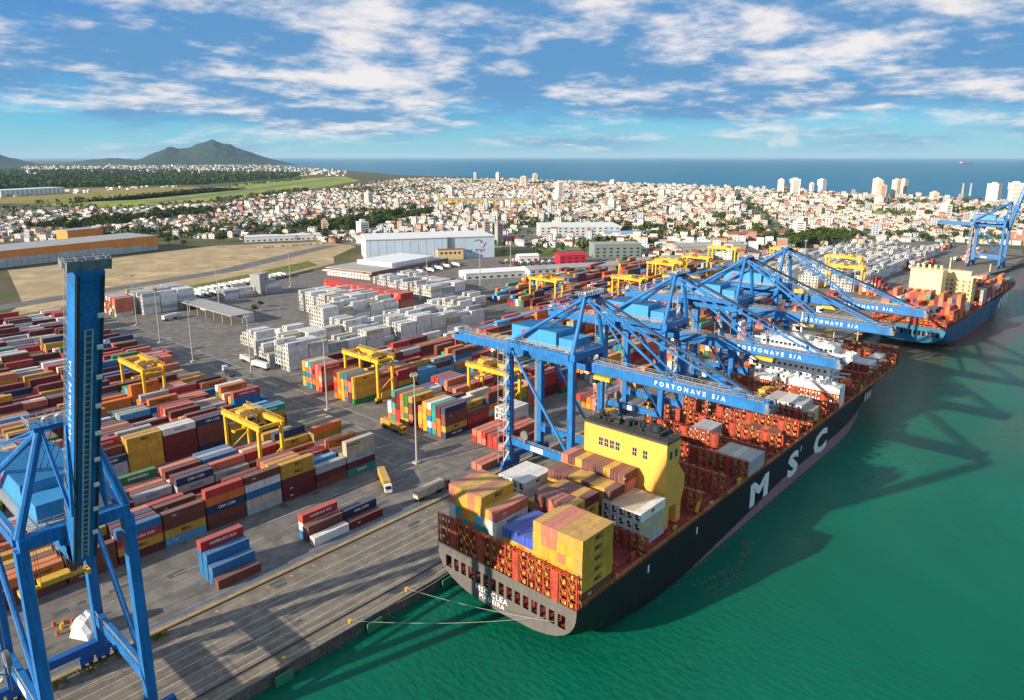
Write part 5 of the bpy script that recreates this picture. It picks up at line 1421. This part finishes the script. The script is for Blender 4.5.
for d, x, y, a, w_, dp, ht, wc, rc, gb, _, _ in farh:
    c, s_ = math.cos(a), math.sin(a)
    T = lambda px_, py_: (x + px_*c - py_*s_, y + px_*s_ + py_*c)
    hw, hd = w_/2, dp/2; q = [T(-hw,-hd), T(hw,-hd), T(hw,hd), T(-hw,hd)]
    wc = jitter(wc, fr); rc = jitter(rc, fr, .25)
    if ht > 12: gb = False
    for i in range(4):
        p0, p1 = q[i], q[(i+1) % 4]
        b.face([(*p0, 0), (*p1, 0), (*p1, ht), (*p0, ht)], 0, wc)
        if d < 1900 or ht > 9:     # dark openings, storey by storey
            nx, ny = (p1[1]-p0[1]), -(p1[0]-p0[0]); ln = math.hypot(nx, ny); nx, ny = nx/ln*.06, ny/ln*.06
            for z in range(int(ht/2.9)):
                for t in (.18, .6):
                    ax_, ay_ = p0[0]+(p1[0]-p0[0])*t+nx, p0[1]+(p1[1]-p0[1])*t+ny; bx_, by_ = p0[0]+(p1[0]-p0[0])*(t+.2)+nx, p0[1]+(p1[1]-p0[1])*(t+.2)+ny
                    b.face([(ax_, ay_, z*3+.9), (bx_, by_, z*3+.9), (bx_, by_, z*3+2.3), (ax_, ay_, z*3+2.3)], 0, (.05, .05, .06))
    if gb:
        m0, m1 = T(-hw-.3, 0), T(hw+.3, 0); rz_ = ht + dp*0.2
        e = [T(-hw-.3,-hd-.4), T(hw+.3,-hd-.4), T(hw+.3,hd+.4), T(-hw-.3,hd+.4)]
        b.face([(*e[0], ht-.1), (*e[1], ht-.1), (*m1, rz_), (*m0, rz_)], 0, rc); b.face([(*e[2], ht-.1), (*e[3], ht-.1), (*m0, rz_), (*m1, rz_)], 0, rc)
        b.face([(*q[3], ht), (*q[0], ht), (*T(-hw,0), rz_-.1)], 0, wc); b.face([(*q[1], ht), (*q[2], ht), (*T(hw,0), rz_-.1)], 0, wc)
    else:
        b.face([(*p, ht) for p in q], 0, rc)
tag(b.build('far_town_houses', LAYER), kind='stuff')
# villages on the far shore, below the hills
b = MB()
for _ in range(1500):
    xp = fr.uniform(20, 345); dist = fr.uniform(4500, 11000) if xp > 100 else fr.uniform(5200, 10500)
    p = far_point(xp, dist)
    if inpoly(p.x, p.y, LANDP) and not inpoly(p.x, p.y, [(2480,3540),(2110,3330),(590,1935),(700,1720),(1400,2250),(2060,2930)]):
        s_ = fr.uniform(7, 18); b.cbox(p.x, p.y, 0, s_, s_, fr.uniform(4, 9) if fr.random() < .94 else fr.uniform(14, 30), 0, fr.random(), jitter(fr.choice(WALLC), fr), 'b')
for _ in range(420):
    x, y = fr.uniform(100, 1500), fr.uniform(2000, 3100)
    if inpoly(x, y, [(150,2150),(1250,2850),(1150,2980),(100,2400)]): b.cbox(x, y, 0, fr.uniform(8,18), fr.uniform(8,14), fr.uniform(3,8), 0, fr.random(), jitter(fr.choice(WALLC), fr), 'b')
tag(b.build('far_village_houses', LAYER), kind='stuff')
# ---------------------------------------------------------------- trees
LEAFM = mat('foliage', None, 0.9, 0.35, 0.35, source='layer', spec=0.1)
def leaf_blob(b, rr, cx, cy, cz, rx, rz_, n, size, cols):
    for _ in range(n):
        t = rr.uniform(0, 2*math.pi); p = math.acos(rr.uniform(-0.75, 1)); q = rr.uniform(.55, 1.0)**.5
        k = 1 + 0.28*math.sin(3*t + cx) + 0.2*math.sin(5*p + cy)
        c = Vector((cx + rx*k*q*math.sin(p)*math.cos(t), cy + rx*k*q*math.sin(p)*math.sin(t), cz + rz_*q*math.cos(p)))
        a = Vector((rr.uniform(-1,1), rr.uniform(-1,1), rr.uniform(-.7,.7))).normalized(); e = a.orthogonal().normalized(); e.rotate(Matrix.Rotation(rr.uniform(0,6.28), 3, a))
        f = a.cross(e); s_ = size*rr.uniform(.6, 1.4)
        b.face([c + e*s_, c + f*s_*.8, c - e*s_, c - f*s_*.7], 0, rr.choice(cols))
GREENS = [(0.035,0.065,0.016),(0.05,0.085,0.02),(0.065,0.10,0.022),(0.025,0.05,0.014),(0.085,0.11,0.03)]
TV = []
tr = random.Random(31)
for k in range(5):
    b = MB(); n = 3 + k % 3
    for i in range(n):
        aa = 6.28*i/n + k; leaf_blob(b, tr, 1.7*math.cos(aa), 1.7*math.sin(aa), 5.2 + tr.uniform(-.8, 1.4), 2.4, 2.3, 75, 0.62, [jitter(c, tr, .2) for c in (GREENS[k % 3], GREENS[(k+1) % 5], GREENS[2])])
    leaf_blob(b, tr, 0, 0, 7.0, 2.2, 2.0, 70, 0.6, [GREENS[4], GREENS[2], GREENS[1]])
    crown = b.mesh('crown', LEAFM)
    b = MB().tube((0,0,0), (0.15,0,3.6), 0.36, 7, 0.24)
    for i in range(n):
        aa = 6.28*i/n + k; b.tube((.15,0,3.4), (1.4*math.cos(aa), 1.4*math.sin(aa), 5.4), 0.17, 5, 0.07)
    TV.append((crown, b.mesh('trunk', BARK)))
TL = []
def grove(name, poly, n, smin, smax):
    xs = [p[0] for p in poly]; ys = [p[1] for p in poly]; k = 0; g = 0
    while k < n and g < n*60:
        g += 1; x, y = tr.uniform(min(xs), max(xs)), tr.uniform(min(ys), max(ys))
        if inpoly(x, y, poly): TL.append((x, y, tr.uniform(smin, smax), name)); k += 1
grove('in the dark grove above the white stacks', TREEB[3], 62, 1.2, 1.9)
grove('in the strip between port fence and school', TREEB[0], 46, 1.0, 1.6)
grove('by the far crane', [(1085,240),(1130,130),(1230,70),(1210,200),(1130,290)], 26, 1.0, 1.5)
grove('along the verge by the office block', [(700,540),(735,500),(800,460),(830,520),(760,590)], 20, 0.8, 1.3)
grove('in the belt left of the cold store', TREEB[1], 70, 1.3, 2.1)
grove('in the far left belt', TREEB[2], 50, 1.2, 2.0)
grove('at the edge of the bare earth', [(200,905),(440,930),(560,850),(600,900),(420,1000),(180,960)], 22, 0.9, 1.4)
TL.append((256, 487, 0.7, 'beside the open shed')); TL.append((268, 500, 0.6, 'at the corner of the open shed'))
TL.sort(key=lambda t: t[0]**2 + t[1]**2)
bg_ = {}
for t in TL: bg_.setdefault(t[3], []).append(t)
for v_ in bg_.values(): v_.sort(key=lambda t: project((t[0], t[1], 0))[0])
for i, (x, y, s_, nm) in enumerate(TL):
    j = bg_[nm].index((x, y, s_, nm)); n = len(bg_[nm])
    sz = 'tall' if s_ > 1.5 else 'broad' if s_ > 1.1 else 'small'
    where = '%s from left' % nth(j)
    r = thing('leafy_tree', '%s green tree %s, %s' % (sz, nm, where) if n > 1 else '%s green tree %s' % (sz, nm), 'tree', (x, y, 0.05), tr.uniform(0, 6.28), 'leafy trees between port and town')
    r.scale = (s_*tr.uniform(.9, 1.15), s_*tr.uniform(.9, 1.15), s_*tr.uniform(.85, 1.1))
    c, t_ = TV[i % 5]; link('crown', c, r); link('trunk', t_, r)
# garden trees of the town and the far wetland woods, uncountable
b = MB(); k = 0
while k < 5600:
    x, y = tr.uniform(200, 2800), tr.uniform(0, 2900)
    if inpoly(x, y, TOWNP) and -10 < project((x, y, 3))[0] < 1034:
        q = tr.uniform(2.2, 5.0); leaf_blob(b, tr, x, y, q*1.1, q, q*.95, 18, q*.42, GREENS); k += 1
for poly, n in ((TREEB[1], 160), (TREEB[2], 200), ([(330,1010),(560,1000),(600,1100),(380,1180)], 120), ([(1300,1500),(1700,1750),(2050,2650),(1450,2180)], 220), ([(880,600),(1010,430),(1150,480),(1000,660)], 90)):
    xs = [p[0] for p in poly]; ys = [p[1] for p in poly]; k = 0
    while k < n:
        x, y = tr.uniform(min(xs), max(xs)), tr.uniform(min(ys), max(ys))
        if inpoly(x, y, poly): q = tr.uniform(3.5, 6.5); leaf_blob(b, tr, x, y, q, q, q, 30, q*.34, GREENS); k += 1
for _ in range(42):      # squares, gardens and river banks with older trees
    gx, gy = tr.uniform(700, 2500), tr.uniform(150, 2600)
    if not inpoly(gx, gy, TOWNP): continue
    sx_, sy_ = tr.uniform(14, 50), tr.uniform(10, 28)
    for _k in range(int(sx_*sy_/22)):
        x, y = tr.gauss(gx, sx_), tr.gauss(gy, sy_); q = tr.uniform(3.5, 6.5)
        if inpoly(x, y, TOWNP): leaf_blob(b, tr, x, y, q, q, q, 24, q*.36, GREENS)
tag(b.build('garden_trees', LEAFM), kind='stuff')
b = MB(); k = 0
WOODP = [(-400,3080),(700,3080),(1400,2990),(2100,3500),(2700,4300),(2400,7000),(-1500,7000)]
while k < 5200:
    xp = tr.uniform(-20, 345); p = far_point(xp, 3000 + 4200*tr.random()**1.3)
    if inpoly(p.x, p.y, WOODP): q = tr.uniform(6, 11); leaf_blob(b, tr, p.x, p.y, q*.7, q*1.3, q, 9, q*.6, GREENS[:4]); k += 1
for (x0, y0, x1, y1, n) in ((560,1960,2100,3350,130), (700,1700,1400,2230,150), (520,2060,1290,2460,70)):
    for _ in range(n):
        t = tr.random(); q = tr.uniform(3, 6); leaf_blob(b, tr, x0+(x1-x0)*t+tr.uniform(-14,14), y0+(y1-y0)*t+tr.uniform(-14,14), q*.8, q, q, 14, q*.45, GREENS)
tag(b.build('wetland_woods', LEAFM), kind='stuff')
# ---------------------------------------------------------------- lamp masts
def mast(label, x, y, h=34.0):
    r = thing('lamp_mast', label, 'light mast', (x, y, 0.03), 0, 'tall lamp masts of the terminal')
    MB().tube((0,0,0), (0,0,h), 0.42, 8, 0.22).build('pole', POLE, r)
    b = MB(); b.tube((0,0,h), (0,0,h+0.4), 1.3, 10); b.rail([(1.1*math.cos(i*.785), 1.1*math.sin(i*.785), h+.4) for i in range(9)], 0.9, .04, 1)
    p = b.build('head_platform', GREYM, r)
    b = MB()
    for i in range(8): b.cbox(1.35*math.cos(i*.785), 1.35*math.sin(i*.785), h+0.1, 0.55, 0.55, 0.6, 0, i*.785)
    b.build('floodlight', mat('lamp_housing', (0.35,0.34,0.32), 0.5, 0.1), p)
    MB().box(-1.2, -1.2, 0, 1.2, 1.2, 0.7).build('footing', CONC, r)
for x, y, lb in ((161,193,'tall lamp mast on the quay side near two parked containers, footing in the open'), (171.5,267,'tall lamp mast at the crossing by the orange stacks'), (169,330,'tall lamp mast right of the open shed, before white stacks'),
                 (166,390,'tall lamp mast in front of the open shed'), (171,446,'tall lamp mast between the raised boom and the open shed'), (181,508,'tall lamp mast just right of the raised boom top'),
                 (372,426,'lamp mast among the tall white stacks, before the loading annex'), (425,419,'lamp mast at the right end of the long low white block'), (238,505,'lamp mast behind the open shed'), (640,184,'slim lamp mast by the front right white stacks'),
                 (690,245,'slim lamp mast above the right white stacks'), (610,345,'lamp mast beside the lone yellow gantry crane'), (520,470,'lamp mast on the bare lot left of the red shed'), (330,560,'lamp mast in the lorry park'), (780,225,'slim lamp mast far along the right white stacks')):
    mast(lb, x, y, 34 if y < 460 or x < 300 else 30)
# ---------------------------------------------------------------- lorries
CABM = mat('lorry_paint', None, 0.4, 0.05, 0.5, source='object')
def truck_parts(kind):
    b = MB(); b.box(-6.8, -1.1, 1.05, 5.8, 1.1, 1.35); ch = b.mesh('chassis', DARK)
    w = []
    for x in (-5.6, -4.3, 2.4, 3.7, 7.3):
        m_ = MB(); m_.tube((x, -1.2, 0.5), (x, -0.85, 0.5), 0.5, 10); m_.tube((x, 0.85, 0.5), (x, 1.2, 0.5), 0.5, 10); m_.tube((x, -0.84, 0.5), (x, 0.84, 0.5), 0.12, 6); w.append(m_.mesh('wheel_axle', RUBBER))
    b = MB(); b.prism_y([(6.0,0.7),(8.35,0.7),(8.4,1.9),(8.0,3.3),(6.3,3.3),(6.0,2.6)], -1.2, 1.2); cab = b.mesh('cab', CABM)
    b = MB(); b.face([(8.42,-1.0,2.0),(8.42,1.0,2.0),(8.06,1.0,3.1),(8.06,-1.0,3.1)]); b.box(6.9,-1.22,1.9,7.9,-1.201,2.8); b.box(6.9,1.201,1.9,7.9,1.22,2.8); ws = b.mesh('windscreen', GLASS)
    if kind == 'box': b = MB(); b.box(-6.8, -1.22, 1.36, 5.6, 1.22, 3.95); b.box(-6.85,-1.1,1.4,-6.81,1.1,3.8)
    ld = b.mesh('trailer_box', CONT) if kind == 'box' else None
    return ch, w, cab, ws, ld
TB_, TF_ = truck_parts('box'), truck_parts('flat')
TRG = 'lorries on the terminal'
def truck(label, x, y, rz, cab, box=None, group=TRG):
    ch, w, cb, ws, ld = TB_ if box else TF_
    r = thing('lorry', label, 'lorry', (x, y, 0.05), rz, group)
    link('chassis', ch, r)
    for m_ in w: link('wheel_axle', m_, r)
    c = link('cab', cb, r, color=cab); link('windscreen', ws, c)
    if box: link('trailer_box', ld, r, color=box)
    return r
W_ = (0.72,0.71,0.68)
truck('white lorry with a yellow box driving towards the quay, below the lamp mast', 141.5, 187.5, rad(-118), W_, PAL['yellow'])
truck('terminal tractor with a short cream box trailing along the quay, near the black ship', 147, 169.6, rad(2), (0.35,0.10,0.05), PAL['beige'])
truck('empty trailer lorry leaving the left yard, between lamp masts', 168, 352, rad(80), W_)
truck('white box lorry on open asphalt before the open shed', 204, 508, rad(20), W_, PAL['white'])
truck('white box lorry on open asphalt right of the open shed', 228, 415, rad(-50), W_, PAL['white'])
truck('yellow chassis lorry beside the open shed end', 236, 408, rad(-60), PAL['yellow'])
truck('white lorry at the corner of the white block, under a lamp mast', 185, 350, rad(95), W_, PAL['white'])
truck('grey box lorry near the left white block', 186, 366, rad(85), W_, PAL['grey'])
tk = random.Random(8)
for i in range(16):
    truck('white lorry, %s from left in the row parked at the bare earth edge' % nth(i), 262 + i*6.2, 592 + i*1.6, rad(95), W_ if i % 4 else (0.10,0.16,0.30), PAL[tk.choice(['white', 'white', 'grey'])])
for i in range(10):
    truck('white box lorry, %s from left in the row before the concrete tower' % nth(i), 222 + i*6.6, 570 + i*0.8, rad(85), W_, PAL[tk.choice(['white', 'grey', 'white'])])
for i in range(8):
    truck('lorry backed to the loading annex, %s from its near corner' % nth(i), 414 + i*14, 528 + i*2.2, rad(-80), W_ if i % 3 else (0.45,0.04,0.04), PAL['white'])
for i in range(12):
    truck('lorry without trailer box, %s from left on the bare lot by the cold store' % nth(i), 560 + (i % 6)*7, 520 - (i % 6)*4 - (i//6)*22, rad(60), W_ if i % 3 else (0.50,0.08,0.06))
for i in range(7):
    truck('terminal tractor with a box under the blue cranes, %s along the quay' % nth(i), 205 + i*36, 150 + (i % 3)*5, rad(0 if i % 2 else 180), W_ if i % 2 else (0.6,0.3,0.02), PAL[tk.choice(['orange', 'maroon', 'grey', 'red'])])
for x, y, a, k in ((152,246,3,'maroon'),(100,251,183,'orange'),(156,300,88,'blue'),(160,412,92,'red'),(176,226,-92,'yellow'),(230,244,2,'maroon'),(318,249,181,'orange'),(262,190,182,'red'),(300,321,3,'white'),(640,176,1,'coral'),(540,190,180,'maroon'),(150,480,80,'white')):
    near_ = 'between the left yard blocks' if x < 150 and y > 200 else 'on the lamp mast road' if x < 180 and y > 195 else 'on the lane behind the quay' if y < 195 else 'between the middle yard blocks'
    truck('terminal tractor with a %s box %s, %s' % (k, near_, 'heading inland' if 60 < a < 120 else 'heading along the yard'), x, y, rad(a), W_ if x % 4 else (0.6,0.3,0.02), PAL[k])
# scum and foam drifting beside the hull
b = MB(); fm = random.Random(12)
for i in range(230):
    t = fm.random()**.8; k = fm.choice((0, 1, 2))
    x = 163 + 34*t + fm.gauss(0, .7); y = (80.5 - 5.0*math.sin(t*2.6 + k*.5) - 1.2*k) + fm.gauss(0, .45); s_ = fm.uniform(.08, .35); a = fm.uniform(0, 6.28)
    b.face([(x + s_*fm.uniform(.5, 1.5)*math.cos(a + q*1.257), y + s_*math.sin(a + q*1.257), -2.975) for q in range(5)])
for i in range(500):
    x = fm.uniform(60, 400); y = 131.2 - abs(fm.gauss(0, .5)) if x < 112 else 83.6 - abs(fm.gauss(0, .35)); s_ = fm.uniform(.06, .28); a = fm.uniform(0, 6.28)
    if x > 112 and not 150 < x < 320: continue
    b.face([(x + s_*2*math.cos(a + q*1.257), y + s_*.7*math.sin(a + q*1.257), -2.975) for q in range(5)])
tag(b.build('floating_scum', mat('scum', (0.10,0.11,0.07), 0.9, 0.2, 1.0)), kind='stuff')
# small cars in the lots
cb = MB(); cb.prism_y([(-2.1,.35),(2.1,.35),(2.15,.8),(1.1,.95),(.5,1.42),(-1.2,1.42),(-1.9,.95),(-2.15,.8)], -.85, .85); CARB = cb.mesh('car_body', CABM)
cb = MB(); cb.box(-1.0,-.862,.96,.55,-.853,1.32); cb.box(-1.0,.853,.96,.55,.862,1.32); CARG = cb.mesh('window', GLASS)
cw = []
for x in (-1.35, 1.35):
    for y in (-.8, .8): m_ = MB(); m_.tube((x,y-.1,.32),(x,y+.1,.32),.32,8); cw.append(m_.mesh('wheel', RUBBER))
CC = {'white': W_, 'silver': (.4,.4,.42), 'black': (.03,.03,.03), 'red': (.4,.03,.03), 'blue': (.05,.12,.35)}
def car(lb, x, y, rz, c):
    r = thing('parked_car', lb, 'car', (x, y, .06), rz, 'cars parked by the port buildings'); link('car_body', CARB, r, color=CC[c]); link('window', CARG, r)
    for m_ in cw: link('wheel', m_, r)
for i in range(20):
    c = tk.choice(list(CC)); car('%s car, %s from left in the lot behind the bare earth' % (c, nth(i)), 452 + i*4.3, 838 - i*1.2, rad(70), c)
for i in range(16):
    c = tk.choice(list(CC)); car('%s car, %s from left in the lot of the red shed' % (c, nth(i)), 632 + i*3.6, 505 - i*2.6, rad(30), c)
# ---------------------------------------------------------------- quay furniture
for i in range(30):
    x = 34 + i*18.0
    o = MB(); o.tube((0,0,0),(0,0,.75),.32,10,.26); o.tube((0,0,.75),(0,0,.95),.5,10)
    o = o.build('bollard', YELLOW, None, (x, 132.9, 0.12)); tag(o, 'yellow mooring bollard on the quay edge, %s from the foreground end' % nth(i), 'bollard', 'mooring bollards on the quay edge')
GREENF = mat('fender_green', (0.03,0.20,0.10), 0.6, 0.2, 0.8)
for i in range(5):
    x = 68 + i*25.0
    r = thing('fender', 'green fender panel hung on the quay wall, %s from the foreground' % nth(i), 'fender', (x, 131.0, -1.6), 0, 'green fender panels on the quay wall')
    MB().box(-2.2, -1.5, -1.2, 2.2, -1.15, 1.4).build('face_panel', GREENF, r)
    b = MB()
    for a in (-1.2, 1.2): b.tube((a, -1.14, 0), (a, 0.1, 0), 0.6, 10)
    b.build('rubber_cone', RUBBER, r)
def rope(label, a, c, sag, m):
    b = MB(); a = Vector(a); c = Vector(c); p = a; n = 10
    for i in range(1, n+1):
        t = i/n; q = a.lerp(c, t) - Vector((0,0,sag*4*t*(1-t))); b.tube(p, q, 0.042, 5, cap=False); p = q
    tag(b.build('mooring_line', m), label, 'mooring line', 'mooring lines from the stern to the quay')
ROPE = mat('rope_white', (0.40,0.40,0.35), 0.8, 0.1)
for i, (y0, bx_, sg) in enumerate(((127, 70, 1.0), (125.5, 88, 1.3), (123.5, 88, 1.6), (93, 88, 1.2), (90.5, 106, 0.9))):
    rope('pale mooring line from the stern, %s counting from the quay side' % nth(i), (115.0, y0, 6.6), (bx_, 132.9, 0.9), sg, ROPE)
# things standing on the quay by the foreground crane
b = MB(); prof = [(-3.6,0),(3.6,0),(3.2,2.0),(1.4,4.6),(-0.4,5.2),(-2.4,3.2)]
nseg = 7; rrr = random.Random(3)
for j in range(nseg):
    pass
V = []
for j in range(nseg):
    y = -2.2 + 4.4*j/(nseg-1); k = 1 - 0.35*abs(2*j/(nseg-1)-1)**2
    for x, z in prof: V.append((x*k + rrr.uniform(-.15,.15), y, z*k*(1+rrr.uniform(-.05,.05)) if z else 0))
b.v = V; n = len(prof)
for j in range(nseg-1):
    for i in range(n):
        a, c = j*n+i, j*n+(i+1) % n; b.f.append((a, a+n, c+n, c)); b.m.append(0)
b.f.append(tuple(range(n))); b.m.append(0); b.f.append(tuple((nseg-1)*n+i for i in range(n-1,-1,-1))); b.m.append(0)
o = b.build('wrapped_load', mat('white_tarpaulin', (0.72,0.71,0.70), 0.55, 0.06, 0.8), None, (43.6, 177.0, 0.04), rad(-62)); o.scale = (1.15, 1.2, 1.12); tag(o, 'white tarpaulin wrapped load standing on the quay behind the crane leg', 'wrapped load')
for i, (x, y) in enumerate(((39,186),(41,185),(40,183.5),(42.5,184),(38.5,181.5),(41.5,181),(44,181.5),(43,178.6))):
    col = i % 3 == 2; m_ = YELLOW if col else mat('drum_orange', (0.50,0.12,0.03), 0.6, 0.15)
    o = MB(); o.tube((0,0,0),(0,0,1.25),.45,12); o.tube((0,0,.4),(0,0,.46),.48,12); o.tube((0,0,.85),(0,0,.91),.48,12)
    o = o.build('drum', m_, None, (x, y, .04)); tag(o, '%s steel drum by the wrapped load, %s from the left' % ('yellow' if col else 'orange', nth([5,3,1][0] if 0 else sorted(range(8), key=lambda q: ((39,41,40,42.5,38.5,41.5,44,43)[q]))[::1].index(i))), 'drum', 'drums on the quay by the foreground crane')
b = MB(); tr2 = random.Random(6)
for i in range(60):
    x = tr2.uniform(27, 58); leaf_blob(b, tr2, x, 162.6 + tr2.uniform(-.7, .7), .3, .7, .5, 8, .3, [(.16,.15,.02), (.10,.12,.02), (.24,.18,.03)])
tag(b.build('weeds', LEAFM), kind='stuff')
for i in range(6):
    r = thing('spare_spreader', 'yellow spare spreader frame lying on the yard, %s layer of the pile' % TIERN[i], 'spreader', (574, 204, 0.05 + i*1.55), 0, 'yellow spare spreaders piled in the yard')
    b = MB(); b.box(-6,-.5,.5,6,.5,1.1)
    for a in (-6, 6): b.cbox(a, 0, 0, .7, 7.0, 1.5)
    b.build('frame', YELLOW, r); MB().cbox(0,0,1.1,4,2.4,.38).build('headblock', YELLOW, r)
# two slim chimneys of the town and a beige ramp are part of the skyline
for x, y, lb in ((2468,438,'left one of two slim masts on the shoreline'),(2484,421,'right one of two slim masts on the shoreline')):
    r = thing('skyline_mast', lb, 'mast', (x, y, 0.06), 0); MB().tube((0,0,0),(0,0,38),3.4,8,2.4).build('pole', POLE, r); MB().tube((0,0,38),(0,0,44),1.2,6).build('antenna', DARK, r)
# perimeter fence between yard and bare earth
P = [(40,561),(200,586),(330,601),(395,626)]
b = MB(); b2 = MB()
for a, c in zip(P[:-1], P[1:]):
    a = Vector((*a, .05)); c = Vector((*c, .05)); L = (c-a).length
    b.beam(a+Vector((0,0,1.0)), c+Vector((0,0,1.0)), .12, 1.7)
    for i in range(int(L/4)): q = a.lerp(c, i*4/L); b2.beam(q, q+Vector((0,0,2.3)), .15, .15)
r = thing('yard_fence', 'grey fence along the bare earth behind the left yard', 'fence', (0,0,0)); b.build('mesh_panel', CONC_D, r); o = b2.build('post_row', GREYM, r); o['kind'] = 'stuff'
# ---------------------------------------------------------------- the air
hm = bpy.data.materials.new('haze'); hm.use_nodes = True
hn = hm.node_tree.nodes; hl = hm.node_tree.links; hn.clear()
ho = hn.new('ShaderNodeOutputMaterial'); hv = hn.new('ShaderNodeVolumePrincipled')
hv.inputs['Color'].default_value = (0.50, 0.78, 1.0, 1); hv.inputs['Density'].default_value = 2.0e-5; hv.inputs['Anisotropy'].default_value = 0.0
hl.new(hv.outputs[0], ho.inputs['Volume'])
o = MB().box(-61000, -61000, -5.6, 91000, 91000, 520).build('haze', hm); tag(o, kind='stuff')
